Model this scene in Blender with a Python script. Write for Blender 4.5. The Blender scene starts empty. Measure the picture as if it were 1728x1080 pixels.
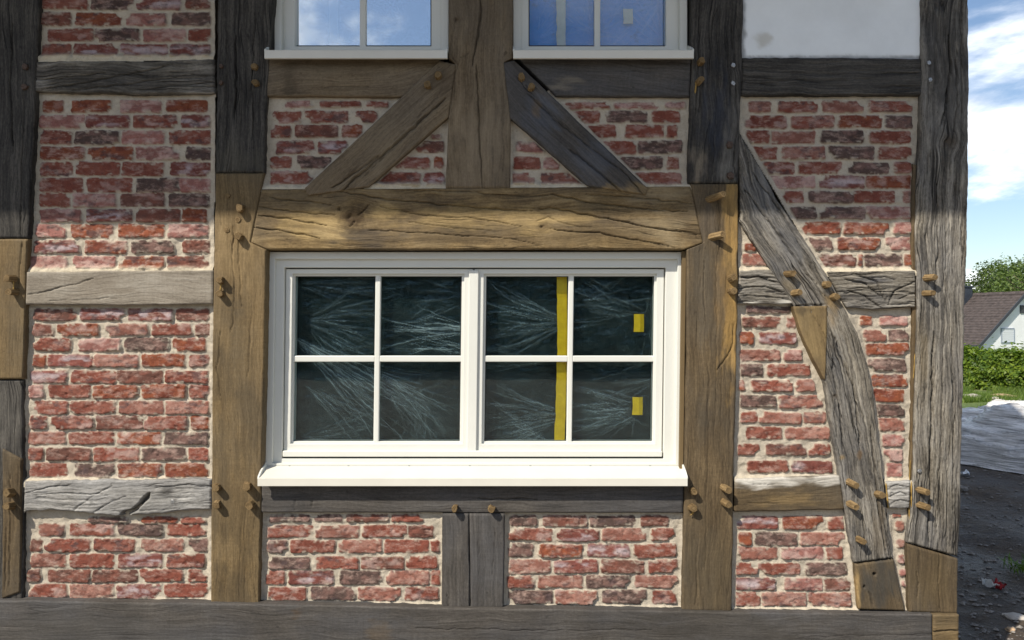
import bpy, bmesh, math, random
import numpy as np
from mathutils import Vector, Matrix
R = math.radians
SC = bpy.context.scene
COL = SC.collection

# ------------------------------------------------------------------ camera
F = 1257.0            # focal length in photo pixels (1728 wide)
S = 410.0             # photo pixels per metre on the facade plane (y = 0)
D = F / S             # camera distance
CZ = 1.6
cam = bpy.data.cameras.new('camera')
cam.sensor_width = 36.0
cam.lens = 36.0 * F / 1728.0
cam.clip_start = 0.05
cam.clip_end = 2000
camo = bpy.data.objects.new('camera', cam)
COL.objects.link(camo)
camo.location = (0, -D, CZ)
camo.rotation_euler = (R(90), 0, 0)
SC.camera = camo

# ------------------------------------------------------------------ light
SUN = Vector((0.95, 1.0, -1.4)).normalized()      # direction the light travels
sl = bpy.data.lights.new('sun', 'SUN')
sl.energy = 4.7
sl.angle = R(0.6)
sl.color = (1.0, 0.93, 0.81)
so = bpy.data.objects.new('sun', sl)
COL.objects.link(so)
so.rotation_euler = SUN.to_track_quat('-Z', 'Y').to_euler()

w = bpy.data.worlds.new('World')
SC.world = w
w.use_nodes = True
wt = w.node_tree
bg = wt.nodes['Background']


def N(nt, typ, ins=None, **props):
    n = nt.nodes.new(typ)
    for k, v in props.items():
        setattr(n, k, v)
    for k, v in (ins or {}).items():
        s = n.inputs[k]
        if isinstance(v, bpy.types.NodeSocket):
            nt.links.new(v, s)
        elif isinstance(v, bpy.types.Node):
            nt.links.new(v.outputs[0], s)
        else:
            s.default_value = v
    return n


def M(nt, op, a, b=0.0, c=0.0, clamp=False):
    return N(nt, 'ShaderNodeMath', {0: a, 1: b, 2: c}, operation=op, use_clamp=clamp).outputs[0]


def MIX(nt, fac, a, b, blend='MIX'):
    n = N(nt, 'ShaderNodeMix', None, data_type='RGBA', blend_type=blend)
    for s, v in ((n.inputs[0], fac), (n.inputs[6], a), (n.inputs[7], b)):
        if isinstance(v, bpy.types.NodeSocket):
            nt.links.new(v, s)
        elif isinstance(v, (tuple, list)):
            s.default_value = tuple(v) + ((1.0,) if len(v) == 3 else ())
        else:
            s.default_value = v
    return n.outputs[2]


def RAMP(nt, fac, stops, interp='LINEAR'):
    n = N(nt, 'ShaderNodeValToRGB', {0: fac})
    cr = n.color_ramp
    cr.interpolation = interp
    while len(cr.elements) < len(stops):
        cr.elements.new(0.5)
    for e, (p, c) in zip(cr.elements, stops):
        e.position = p
        e.color = (c, c, c, 1) if isinstance(c, (int, float)) else tuple(c) + (1,)
    return n.outputs[0]


sky = N(wt, 'ShaderNodeTexSky', None, sky_type='NISHITA', sun_disc=False,
        sun_elevation=R(45.4), sun_rotation=R(223.5), air_density=1.0, dust_density=0.6, ozone_density=1.8)
tc = N(wt, 'ShaderNodeTexCoord').outputs['Generated']
sep = N(wt, 'ShaderNodeSeparateXYZ', {0: tc})
zz = M(wt, 'ADD', M(wt, 'MAXIMUM', sep.outputs[2], 0.0), 0.22)
cx = M(wt, 'DIVIDE', sep.outputs[0], zz)
cy = M(wt, 'DIVIDE', sep.outputs[1], zz)
cv = N(wt, 'ShaderNodeCombineXYZ', {0: cx, 1: cy, 2: 0.0}).outputs[0]
cv = N(wt, 'ShaderNodeVectorMath', {0: cv, 1: (14.152, 28.362, 0.0)}, operation='ADD').outputs[0]
n1 = N(wt, 'ShaderNodeTexNoise', {'Vector': cv, 'Scale': 0.95, 'Detail': 9.0, 'Roughness': 0.56, 'Distortion': 0.25})
cl = RAMP(wt, n1.outputs[0], [(0.515, 0.0), (0.615, 1.0)], 'EASE')
n2 = N(wt, 'ShaderNodeTexNoise', {'Vector': cv, 'Scale': 2.6, 'Detail': 6.0, 'Roughness': 0.6})
cc = RAMP(wt, n2.outputs[0], [(0.28, (5.6, 6.2, 7.2)), (0.60, (13.0, 13.1, 13.2))])
wt.links.new(MIX(wt, cl, sky.outputs[0], cc), bg.inputs[0])
bg.inputs[1].default_value = 0.11

SC.view_settings.view_transform = 'Standard'
SC.view_settings.look = 'None'
SC.view_settings.exposure = 0.38
SC.view_settings.gamma = 1.0

# ------------------------------------------------------------------ helpers
rng = np.random.RandomState(7)
random.seed(7)


def WX(px, y=0.0):
    return (np.asarray(px, float) - 864.0) / F * (D + y)


def WZ(py, y=0.0):
    return CZ - (np.asarray(py, float) - 540.0) / F * (D + y)


def P3(px, py, y=0.0):
    return Vector((float(WX(px, y)), y, float(WZ(py, y))))


def ground_at(px, py, z=0.0):
    d = F * (CZ - z) / (py - 540.0)
    return Vector(((px - 864.0) / F * d, d - D, z))


def at_depth(px, py, d):
    return Vector(((px - 864.0) / F * d, d - D, CZ - (py - 540.0) / F * d))


_T = np.random.RandomState(3).rand(256, 256)


def vn(x, y, seed=0):
    x = np.asarray(x, float) + seed * 17.31
    y = np.asarray(y, float) + seed * 7.77
    ix = np.floor(x).astype(int)
    iy = np.floor(y).astype(int)
    fx = x - ix
    fy = y - iy
    fx = fx * fx * (3 - 2 * fx)
    fy = fy * fy * (3 - 2 * fy)
    a = _T[ix & 255, iy & 255]
    b = _T[(ix + 1) & 255, iy & 255]
    c = _T[ix & 255, (iy + 1) & 255]
    d = _T[(ix + 1) & 255, (iy + 1) & 255]
    return (a * (1 - fx) + b * fx) * (1 - fy) + (c * (1 - fx) + d * fx) * fy


def fbm(x, y, seed=0, oct=3):
    s = 0
    a = 0.5
    t = 0
    for i in range(oct):
        s = s + a * vn(np.asarray(x) * 2 ** i, np.asarray(y) * 2 ** i, seed + i * 5)
        t += a
        a *= 0.5
    return s / t


def sstep(a, b, x):
    t = np.clip((x - a) / (b - a), 0, 1)
    return t * t * (3 - 2 * t)


def poly_sdf(px, py, poly):
    P = np.asarray(poly, float)
    d = np.full(np.shape(px), 1e9)
    inside = np.zeros(np.shape(px), bool)
    n = len(P)
    for i in range(n):
        a = P[i]
        b = P[(i + 1) % n]
        e = b - a
        wx = px - a[0]
        wy = py - a[1]
        t = np.clip((wx * e[0] + wy * e[1]) / (e @ e + 1e-9), 0, 1)
        d = np.minimum(d, (wx - e[0] * t) ** 2 + (wy - e[1] * t) ** 2)
        cond = (a[1] > py) != (b[1] > py)
        xi = a[0] + (py - a[1]) * e[0] / (e[1] if abs(e[1]) > 1e-9 else 1e-9)
        inside ^= cond & (px < xi)
    d = np.sqrt(d)
    return np.where(inside, -d, d)


def line_dist(px, py, pts):
    """distance to a polyline and running fraction 0..1"""
    P = np.asarray(pts, float)
    seg = np.hypot(*(P[1:] - P[:-1]).T)
    cum = np.concatenate([[0], np.cumsum(seg)])
    best = np.full(px.shape, 1e9)
    frac = np.zeros(px.shape)
    for i in range(len(P) - 1):
        a, b = P[i], P[i + 1]
        e = b - a
        wx = px - a[0]
        wy = py - a[1]
        t = np.clip((wx * e[0] + wy * e[1]) / (e @ e + 1e-9), 0, 1)
        d = np.hypot(wx - e[0] * t, wy - e[1] * t)
        m = d < best
        best = np.where(m, d, best)
        frac = np.where(m, (cum[i] + t * seg[i]) / cum[-1], frac)
    return best, frac


def mesh_np(name, V, Fa, mats, parent=None, smooth=True, uv=None, attrs=None, midx=None):
    """V (n,3), Fa (m,4) quads or (m,3) tris"""
    me = bpy.data.meshes.new(name)
    V = np.asarray(V, np.float32)
    Fa = np.asarray(Fa, np.int32)
    m, k = Fa.shape
    me.vertices.add(len(V))
    me.vertices.foreach_set('co', V.ravel())
    me.loops.add(m * k)
    me.loops.foreach_set('vertex_index', Fa.ravel())
    me.polygons.add(m)
    me.polygons.foreach_set('loop_start', np.arange(0, m * k, k, dtype=np.int32))
    me.polygons.foreach_set('loop_total', np.full(m, k, np.int32))
    if np.isscalar(smooth):
        me.polygons.foreach_set('use_smooth', np.full(m, bool(smooth)))
    else:
        me.polygons.foreach_set('use_smooth', np.asarray(smooth, bool))
    if midx is not None:
        me.polygons.foreach_set('material_index', np.asarray(midx, np.int32))
    me.update(calc_edges=True)
    if uv is not None:
        l = me.uv_layers.new(name='UVMap')
        l.data.foreach_set('uv', np.asarray(uv, np.float32)[Fa.ravel()].ravel())
    for an, av in (attrs or {}).items():
        av = np.asarray(av, np.float32)
        if av.ndim == 1:
            a = me.attributes.new(an, 'FLOAT', 'POINT')
            a.data.foreach_set('value', av)
        else:
            a = me.attributes.new(an, 'FLOAT_COLOR', 'POINT')
            a.data.foreach_set('color', av.ravel())
    for mt in (mats if isinstance(mats, (list, tuple)) else [mats]):
        me.materials.append(mt)
    o = bpy.data.objects.new(name, me)
    COL.objects.link(o)
    if parent is not None:
        o.parent = parent
        o.matrix_parent_inverse = Matrix.Identity(4)
        o.location = -world_off(parent)
    return o


def world_off(p):
    v = Vector((0, 0, 0))
    while p is not None:
        v += p.location
        p = p.parent
    return v


def tag(o, label=None, cat=None, group=None, kind=None):
    if label:
        o['label'] = label
    if cat:
        o['category'] = cat
    if group:
        o['group'] = group
    if kind:
        o['kind'] = kind
    return o


def empty(name, loc=(0, 0, 0)):
    o = bpy.data.objects.new(name, None)
    COL.objects.link(o)
    o.location = loc
    o.empty_display_size = 0.2
    return o


class MB:
    """collects plain polygons, built as one object"""

    def __init__(self):
        self.v = []
        self.f = []
        self.mi = []

    def add(self, vs, fs, mi=0):
        b = len(self.v)
        self.v += [tuple(x) for x in vs]
        self.f += [tuple(b + i for i in f) for f in fs]
        self.mi += [mi] * len(fs)
        return self

    def box(self, x0, x1, y0, y1, z0, z1, mi=0):
        vs = [(x, y, z) for x in (x0, x1) for y in (y0, y1) for z in (z0, z1)]
        fs = [(0, 1, 3, 2), (4, 6, 7, 5), (0, 4, 5, 1), (2, 3, 7, 6), (0, 2, 6, 4), (1, 5, 7, 3)]
        return self.add(vs, fs, mi)

    def build(self, name, mats, parent=None, bevel=0.0, smooth=False, seg=2):
        me = bpy.data.meshes.new(name)
        me.from_pydata(self.v, [], self.f)
        for mt in (mats if isinstance(mats, (list, tuple)) else [mats]):
            me.materials.append(mt)
        me.polygons.foreach_set('material_index', self.mi)
        bm = bmesh.new()
        bm.from_mesh(me)
        bmesh.ops.recalc_face_normals(bm, faces=bm.faces)
        bm.to_mesh(me)
        bm.free()
        if smooth:
            me.polygons.foreach_set('use_smooth', [True] * len(me.polygons))
        o = bpy.data.objects.new(name, me)
        COL.objects.link(o)
        if parent is not None:
            o.parent = parent
            o.location = -world_off(parent)
        if bevel:
            md = o.modifiers.new('bevel', 'BEVEL')
            md.width = bevel
            md.segments = seg
            md.limit_method = 'ANGLE'
        return o


# ------------------------------------------------------------------ materials
def newmat(name):
    m = bpy.data.materials.new(name)
    m.use_nodes = True
    nt = m.node_tree
    b = nt.nodes['Principled BSDF']
    return m, nt, b


def simple(name, col, rough=0.6, spec=0.4, nscale=40.0, var=0.12, bump=0.1, bscale=120.0, metal=0.0):
    m, nt, b = newmat(name)
    t = N(nt, 'ShaderNodeTexCoord').outputs['Object']
    n = N(nt, 'ShaderNodeTexNoise', {'Vector': t, 'Scale': nscale, 'Detail': 5.0})
    c = tuple(col)
    lo = tuple(max(0, x * (1 - var)) for x in c)
    hi = tuple(min(1, x * (1 + var)) for x in c)
    nt.links.new(RAMP(nt, n.outputs[0], [(0.3, lo), (0.7, hi)]), b.inputs['Base Color'])
    b.inputs['Roughness'].default_value = rough
    b.inputs['Specular IOR Level'].default_value = spec
    b.inputs['Metallic'].default_value = metal
    if bump:
        n2 = N(nt, 'ShaderNodeTexNoise', {'Vector': t, 'Scale': bscale, 'Detail': 3.0})
        bp = N(nt, 'ShaderNodeBump', {'Height': n2.outputs[0], 'Strength': bump, 'Distance': 0.004})
        nt.links.new(bp.outputs[0], b.inputs['Normal'])
    return m


def wood(name, dark, mid, light, fine=0.5, blotch=0.5, grey=None, greyamt=0.0, pores=0.5, checks=0.5, saw=0.0,
         bump=0.5, rough=0.8, band=0.5):
    m, nt, b = newmat(name)
    uv = N(nt, 'ShaderNodeUVMap', None, uv_map='UVMap').outputs[0]

    def sc(su, sv, src=uv):
        return N(nt, 'ShaderNodeVectorMath', {0: src, 1: (su, sv, 1.0)}, operation='MULTIPLY').outputs[0]

    # let the grain wander
    wn = N(nt, 'ShaderNodeTexNoise', {'Vector': sc(2.2, 3.0), 'Scale': 1.0, 'Detail': 2.0})
    off = N(nt, 'ShaderNodeCombineXYZ', {0: 0.0, 1: M(nt, 'MULTIPLY', M(nt, 'SUBTRACT', wn.outputs[0], 0.5), 0.10), 2: 0.0}).outputs[0]
    g = N(nt, 'ShaderNodeVectorMath', {0: uv, 1: off}, operation='ADD').outputs[0]
    a = N(nt, 'ShaderNodeTexNoise', {'Vector': sc(4, 120, g), 'Scale': 1.0, 'Detail': 5.0, 'Roughness': 0.65}).outputs[0]
    bb = N(nt, 'ShaderNodeTexNoise', {'Vector': sc(1.5, 38, g), 'Scale': 1.0, 'Detail': 4.0, 'Roughness': 0.6}).outputs[0]
    bl = N(nt, 'ShaderNodeTexNoise', {'Vector': sc(5, 9), 'Scale': 1.0, 'Detail': 6.0, 'Roughness': 0.62}).outputs[0]
    po = N(nt, 'ShaderNodeTexNoise', {'Vector': sc(16, 250, g), 'Scale': 1.0, 'Detail': 2.0}).outputs[0]
    tot = M(nt, 'ADD', M(nt, 'MULTIPLY', M(nt, 'SUBTRACT', a, 0.5), fine),
            M(nt, 'MULTIPLY', M(nt, 'SUBTRACT', bb, 0.5), band))
    tot = M(nt, 'ADD', tot, M(nt, 'MULTIPLY', M(nt, 'SUBTRACT', bl, 0.5), blotch))
    iso = N(nt, 'ShaderNodeTexNoise', {'Vector': sc(70, 130), 'Scale': 1.0, 'Detail': 4.0, 'Roughness': 0.75}).outputs[0]
    tot = M(nt, 'ADD', tot, M(nt, 'MULTIPLY', M(nt, 'SUBTRACT', iso, 0.5), 0.65))
    tot = M(nt, 'ADD', tot, 0.5)
    c = RAMP(nt, tot, [(0.24, dark), (0.5, mid), (0.76, light)])
    if grey is not None:
        gn = N(nt, 'ShaderNodeTexNoise', {'Vector': sc(2.4, 5.5), 'Scale': 1.0, 'Detail': 5.0, 'Roughness': 0.6}).outputs[0]
        gm = M(nt, 'MULTIPLY', RAMP(nt, gn, [(0.40, 0.0), (0.62, 1.0)]), greyamt)
        c = MIX(nt, gm, c, RAMP(nt, tot, [(0.2, tuple(x * 0.6 for x in grey)), (0.8, tuple(x * 1.3 for x in grey))]))
    pm = RAMP(nt, po, [(0.30, 1.0), (0.42, 0.0)])
    c = MIX(nt, M(nt, 'MULTIPLY', pm, pores * 0.6), c, tuple(x * 0.5 for x in dark))
    spk = N(nt, 'ShaderNodeTexNoise', {'Vector': sc(22, 40), 'Scale': 1.0, 'Detail': 3.0, 'Roughness': 0.6}).outputs[0]
    c = MIX(nt, RAMP(nt, spk, [(0.64, 0.0), (0.72, 0.55)]), c, tuple(x * 0.55 for x in dark))
    # fine drying checks
    ck = N(nt, 'ShaderNodeTexNoise', {'Vector': sc(1.5, 30, g), 'Scale': 1.0, 'Detail': 1.5}).outputs[0]
    ckl = RAMP(nt, M(nt, 'ABSOLUTE', M(nt, 'SUBTRACT', ck, 0.5)), [(0.0, 1.0), (0.018, 0.0)])
    ckm = N(nt, 'ShaderNodeTexNoise', {'Vector': sc(1.7, 10), 'Scale': 1.3, 'Detail': 2.0}).outputs[0]
    ckl = M(nt, 'MULTIPLY', ckl, RAMP(nt, ckm, [(0.48, 0.0), (0.6, 1.0)]))
    c = MIX(nt, M(nt, 'MULTIPLY', ckl, checks * 0.8), c, tuple(x * 0.35 for x in dark))
    h = M(nt, 'SUBTRACT', M(nt, 'ADD', M(nt, 'MULTIPLY', a, 0.6), M(nt, 'MULTIPLY', bb, 0.6)), M(nt, 'MULTIPLY', ckl, checks * 1.4))
    h = M(nt, 'ADD', M(nt, 'SUBTRACT', h, M(nt, 'MULTIPLY', pm, 0.25 * pores)), M(nt, 'MULTIPLY', iso, 0.35))
    if saw:
        sw = N(nt, 'ShaderNodeTexNoise', {'Vector': sc(135, 7), 'Scale': 1.0, 'Detail': 2.0}).outputs[0]
        c = MIX(nt, M(nt, 'MULTIPLY', RAMP(nt, sw, [(0.35, 1.0), (0.6, 0.0)]), 0.5 * saw), c, tuple(x * 0.75 for x in mid))
        h = M(nt, 'ADD', h, M(nt, 'MULTIPLY', sw, 0.35 * saw))
    st = N(nt, 'ShaderNodeAttribute', None, attribute_name='stain_sun')
    stn = N(nt, 'ShaderNodeTexNoise', {'Vector': sc(9, 45, g), 'Scale': 1.0, 'Detail': 5.0}).outputs[0]
    sa = M(nt, 'MULTIPLY', M(nt, 'MULTIPLY', st.outputs['Alpha'], M(nt, 'GREATER_THAN', st.outputs['Fac'], 1e-4)), RAMP(nt, stn, [(0.25, 0.55), (0.7, 1.15)]), clamp=True)
    shade = MIX(nt, 0.75, st.outputs['Color'], RAMP(nt, tot, [(0.15, 0.45), (0.85, 1.45)]), 'MULTIPLY')
    c = MIX(nt, sa, c, shade)
    nt.links.new(c, b.inputs['Base Color'])
    b.inputs['Roughness'].default_value = rough
    b.inputs['Specular IOR Level'].default_value = 0.25
    bp = N(nt, 'ShaderNodeBump', {'Height': h, 'Strength': bump, 'Distance': 0.006})
    nt.links.new(bp.outputs[0], b.inputs['Normal'])
    return m


W = {
    'dark': wood('old black oak', (0.017, 0.016, 0.015), (0.046, 0.042, 0.037), (0.098, 0.089, 0.076), fine=1.0, blotch=0.7,
                 pores=0.7, checks=0.9, bump=0.8, band=0.7),
    'greyold': wood('weathered grey oak', (0.050, 0.043, 0.034), (0.165, 0.145, 0.115), (0.30, 0.272, 0.225), fine=1.2, blotch=0.8,
                    pores=0.9, checks=1.0, bump=1.0, band=1.1, grey=(0.13, 0.13, 0.135), greyamt=0.5),
    'greybrown': wood('grey brown oak', (0.075, 0.052, 0.030), (0.155, 0.115, 0.070), (0.225, 0.175, 0.112), fine=0.7, blotch=0.6,
                      grey=(0.135, 0.115, 0.090), greyamt=0.5, pores=0.6, checks=0.4, bump=0.4, saw=0.4),
    'tan': wood('new sawn oak', (0.082, 0.053, 0.023), (0.170, 0.116, 0.054), (0.265, 0.188, 0.096), fine=0.6, blotch=0.6,
                grey=(0.110, 0.085, 0.052), greyamt=0.75, pores=0.6, checks=0.35, saw=0.7, bump=0.35),
    'brown': wood('brown sawn oak', (0.046, 0.032, 0.018), (0.098, 0.069, 0.037), (0.165, 0.118, 0.064), fine=0.7, blotch=0.7,
                  grey=(0.085, 0.070, 0.050), greyamt=0.7, pores=0.6, checks=0.4, saw=0.6, bump=0.4),
    'gold': wood('golden oak', (0.080, 0.052, 0.023), (0.185, 0.125, 0.056), (0.300, 0.215, 0.105), fine=0.75, blotch=1.15,
                 grey=(0.110, 0.085, 0.055), greyamt=0.75, pores=0.7, checks=0.7, bump=0.5),
    'slate': wood('slate coloured oak', (0.036, 0.032, 0.028), (0.072, 0.064, 0.056), (0.120, 0.108, 0.095), fine=0.7, blotch=0.6,
                  grey=(0.074, 0.074, 0.078), greyamt=0.6, pores=0.5, checks=0.4, saw=0.5, bump=0.4),
    'silver': wood('silvered oak', (0.120, 0.112, 0.100), (0.290, 0.275, 0.250), (0.430, 0.415, 0.385), fine=0.9, blotch=0.9,
                   grey=(0.20, 0.20, 0.205), greyamt=0.5, pores=0.7, checks=0.8, bump=0.7),
    'pale': wood('pale grey oak', (0.125, 0.105, 0.080), (0.240, 0.208, 0.165), (0.330, 0.300, 0.250), fine=0.6, blotch=0.8,
                 pores=0.6, checks=0.3, saw=0.4, bump=0.4),
    'peg': wood('oak peg', (0.070, 0.045, 0.020), (0.165, 0.108, 0.048), (0.32, 0.225, 0.115), fine=1.0, blotch=0.8, pores=0.6, checks=0.2, bump=0.5),
}


def m_brick():
    m, nt, b = newmat('old brick and lime mortar')
    at = N(nt, 'ShaderNodeAttribute', None, attribute_name='col')
    mk = N(nt, 'ShaderNodeAttribute', None, attribute_name='msk').outputs['Fac']
    t = N(nt, 'ShaderNodeTexCoord').outputs['Object']
    n1 = N(nt, 'ShaderNodeTexNoise', {'Vector': t, 'Scale': 55.0, 'Detail': 6.0, 'Roughness': 0.65}).outputs[0]
    n2 = N(nt, 'ShaderNodeTexNoise', {'Vector': t, 'Scale': 260.0, 'Detail': 4.0, 'Roughness': 0.6}).outputs[0]
    n3 = N(nt, 'ShaderNodeTexNoise', {'Vector': t, 'Scale': 14.0, 'Detail': 5.0}).outputs[0]
    k = M(nt, 'ADD', M(nt, 'MULTIPLY', n1, 0.9), M(nt, 'MULTIPLY', n2, 0.6))
    mul = RAMP(nt, M(nt, 'MULTIPLY', k, 0.67), [(0.25, 0.55), (0.5, 1.0), (0.78, 1.40)])
    cb = MIX(nt, 1.0, at.outputs['Color'], mul, 'MULTIPLY')
    mm = RAMP(nt, M(nt, 'MULTIPLY', k, 0.67), [(0.2, 0.66), (0.5, 1.0), (0.8, 1.22)])
    cm = MIX(nt, 1.0, at.outputs['Color'], mm, 'MULTIPLY')
    cm = MIX(nt, RAMP(nt, n3, [(0.5, 0.0), (0.75, 0.35)]), cm, (0.30, 0.265, 0.215))
    n4 = N(nt, 'ShaderNodeTexNoise', {'Vector': N(nt, 'ShaderNodeVectorMath', {0: t, 1: (22.0, 22.0, 46.0)}, operation='MULTIPLY').outputs[0], 'Scale': 1.0, 'Detail': 7.0, 'Roughness': 0.7}).outputs[0]
    cb = MIX(nt, RAMP(nt, n4, [(0.50, 0.0), (0.66, 0.55)]), cb, (0.42, 0.295, 0.245))
    n5 = N(nt, 'ShaderNodeTexNoise', {'Vector': t, 'Scale': 120.0, 'Detail': 3.0, 'Roughness': 0.6}).outputs[0]
    cb = MIX(nt, RAMP(nt, n5, [(0.63, 0.0), (0.70, 0.6)]), cb, (0.05, 0.03, 0.028))
    cm = MIX(nt, RAMP(nt, n5, [(0.60, 0.0), (0.72, 0.5)]), cm, (0.24, 0.205, 0.16))
    c = MIX(nt, mk, cm, cb)
    nt.links.new(c, b.inputs['Base Color'])
    b.inputs['Roughness'].default_value = 0.88
    b.inputs['Specular IOR Level'].default_value = 0.25
    h = M(nt, 'ADD', M(nt, 'MULTIPLY', n1, 0.7), M(nt, 'MULTIPLY', n2, 0.35))
    bp = N(nt, 'ShaderNodeBump', {'Height': h, 'Strength': 0.9, 'Distance': 0.006})
    nt.links.new(bp.outputs[0], b.inputs['Normal'])
    return m


MBR = m_brick()
M_WHITE = simple('white window paint', (0.635, 0.635, 0.585), rough=0.42, spec=0.5, nscale=6.0, var=0.02, bump=0.02, bscale=60)
M_ALU = simple('cream coated sill', (0.64, 0.615, 0.54), rough=0.36, spec=0.5, nscale=9.0, var=0.03, bump=0.02)
M_GASKET = simple('dark rubber gasket', (0.03, 0.035, 0.035), rough=0.6, bump=0)
M_IRON = simple('rusty iron', (0.075, 0.048, 0.035), rough=0.75, var=0.5, nscale=200, bump=0.4)
M_STEEL = simple('zinc bolt', (0.30, 0.30, 0.30), rough=0.45, metal=0.8, var=0.4, nscale=200, bump=0.2)
M_DARKROOM = simple('unlit dark room', (0.035, 0.034, 0.032), rough=0.95, bump=0)  # near-black colour stands in for the unlit interior
M_YELLOW = simple('yellow adhesive tape', (0.95, 0.55, 0.010), rough=0.4, spec=0.5, nscale=30, var=0.12, bump=0.3, bscale=90)
M_BEIGE = simple('beige masking tape', (0.52, 0.47, 0.38), rough=0.6, var=0.08, bump=0.2)
M_FOAM = simple('yellow mounting foam', (0.30, 0.19, 0.05), rough=0.8, var=0.25, bump=0.5)


def m_plaster():
    m, nt, b = newmat('white lime plaster')
    t = N(nt, 'ShaderNodeTexCoord').outputs['Object']
    n = N(nt, 'ShaderNodeTexNoise', {'Vector': t, 'Scale': 3.0, 'Detail': 7.0, 'Roughness': 0.65}).outputs[0]
    at = N(nt, 'ShaderNodeAttribute', None, attribute_name='col')
    c = MIX(nt, 1.0, at.outputs['Color'], RAMP(nt, n, [(0.3, 0.90), (0.65, 1.03)]), 'MULTIPLY')
    nt.links.new(c, b.inputs['Base Color'])
    b.inputs['Roughness'].default_value = 0.9
    n2 = N(nt, 'ShaderNodeTexNoise', {'Vector': t, 'Scale': 70.0, 'Detail': 5.0}).outputs[0]
    nt.links.new(N(nt, 'ShaderNodeBump', {'Height': n2, 'Strength': 0.35, 'Distance': 0.004}).outputs[0], b.inputs['Normal'])
    return m


M_PLASTER = m_plaster()


def m_glass(name, tint, boost):
    m, nt, b = newmat(name)
    nt.nodes.remove(b)
    out = nt.nodes['Material Output']
    fr = N(nt, 'ShaderNodeFresnel', {'IOR': 1.5}).outputs[0]
    f = M(nt, 'MULTIPLY', fr, boost, clamp=True)
    g = N(nt, 'ShaderNodeBsdfGlossy', {'Color': (0.95, 0.97, 1.0, 1), 'Roughness': 0.0})
    t = N(nt, 'ShaderNodeBsdfTransparent', {'Color': tuple(tint) + (1,)})
    mx = N(nt, 'ShaderNodeMixShader', {0: f, 1: t.outputs[0], 2: g.outputs[0]})
    nt.links.new(mx.outputs[0], out.inputs[0])
    return m


M_GLASS = m_glass('double glazing', (0.92, 0.985, 0.985), 0.75)
M_GLASS2 = m_glass('coated double glazing', (0.82, 0.90, 0.92), 10.0)
M_GLASS3 = m_glass('tinted double glazing', (0.90, 0.96, 1.0), 0.8)


def m_film(name, base, wcol, a0, a1, gl=1.5):
    """thin crumpled plastic sheet; attribute wr = how creased it is"""
    m, nt, b = newmat(name)
    nt.nodes.remove(b)
    out = nt.nodes['Material Output']
    wr = N(nt, 'ShaderNodeAttribute', None, attribute_name='wr').outputs['Fac']
    t = N(nt, 'ShaderNodeTexCoord').outputs['Object']
    n = N(nt, 'ShaderNodeTexNoise', {'Vector': t, 'Scale': 60.0, 'Detail': 6.0, 'Roughness': 0.7}).outputs[0]
    n2 = N(nt, 'ShaderNodeTexNoise', {'Vector': t, 'Scale': 7.0, 'Detail': 4.0, 'Roughness': 0.6}).outputs[0]
    op = M(nt, 'ADD', M(nt, 'MULTIPLY', wr, a1), M(nt, 'MULTIPLY', RAMP(nt, n2, [(0.3, 0.4), (0.75, 1.6)]), a0))
    op = M(nt, 'MULTIPLY', op, RAMP(nt, n, [(0.3, 0.80), (0.7, 1.20)]), clamp=True)
    col = MIX(nt, wr, base, wcol)
    d = N(nt, 'ShaderNodeBsdfDiffuse', {'Color': col})
    tl = N(nt, 'ShaderNodeBsdfTranslucent', {'Color': col})
    dm = N(nt, 'ShaderNodeMixShader', {0: 0.25, 1: d.outputs[0], 2: tl.outputs[0]})
    tr = N(nt, 'ShaderNodeBsdfTransparent', {'Color': (0.9, 0.92, 0.92, 1)})
    m1 = N(nt, 'ShaderNodeMixShader', {0: op, 1: tr.outputs[0], 2: dm.outputs[0]})
    bp = N(nt, 'ShaderNodeBump', {'Height': n, 'Strength': 0.3, 'Distance': 0.003})
    g = N(nt, 'ShaderNodeBsdfGlossy', {'Color': (0.85, 0.9, 0.95, 1), 'Roughness': 0.18, 'Normal': bp.outputs[0]})
    fr = N(nt, 'ShaderNodeFresnel', {'IOR': 1.35, 'Normal': bp.outputs[0]}).outputs[0]
    m2 = N(nt, 'ShaderNodeMixShader', {0: M(nt, 'MULTIPLY', fr, gl, clamp=True), 1: m1.outputs[0], 2: g.outputs[0]})
    nt.links.new(m2.outputs[0], out.inputs[0])
    return m


M_FILM = m_film('clear plastic sheet', (0.140, 0.205, 0.215), (0.82, 0.86, 0.86), 0.20, 0.58)
M_FILMB = m_film('blue plastic sheet', (0.012, 0.270, 0.76), (0.20, 0.46, 0.86), 1.4, 0.5, .25)
M_FILMW = m_film('cloud-whitened plastic sheet', (0.22, 0.26, 0.33), (0.40, 0.43, 0.48), 0.5, 0.3, .1)  # whiteness of mirrored clouds put into the sheet colour
#@@PART2
# ================================================================== THE HALF-TIMBERED HOUSE
house = tag(empty('half_timbered_house'),
            'half timbered house with oak posts, curved brace and red brick infill, white windows being fitted', 'house')

# ------------------------------------------------------------------ brick panels
PAL = {
    'r': ((0.165, 0.049, 0.032), (0.205, 0.076, 0.053)),
    'o': ((0.195, 0.058, 0.028), (0.150, 0.043, 0.026)),
    'm': ((0.112, 0.049, 0.036), (0.160, 0.060, 0.042)),
    'd': ((0.076, 0.048, 0.040), (0.150, 0.085, 0.070)),
    's': ((0.205, 0.084, 0.061), (0.270, 0.136, 0.104)),
    'p': ((0.240, 0.104, 0.086), (0.380, 0.240, 0.208)),
    'w': ((0.160, 0.051, 0.039), (0.370, 0.300, 0.305)),
}
MORT = np.array((0.440, 0.386, 0.305))


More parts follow.
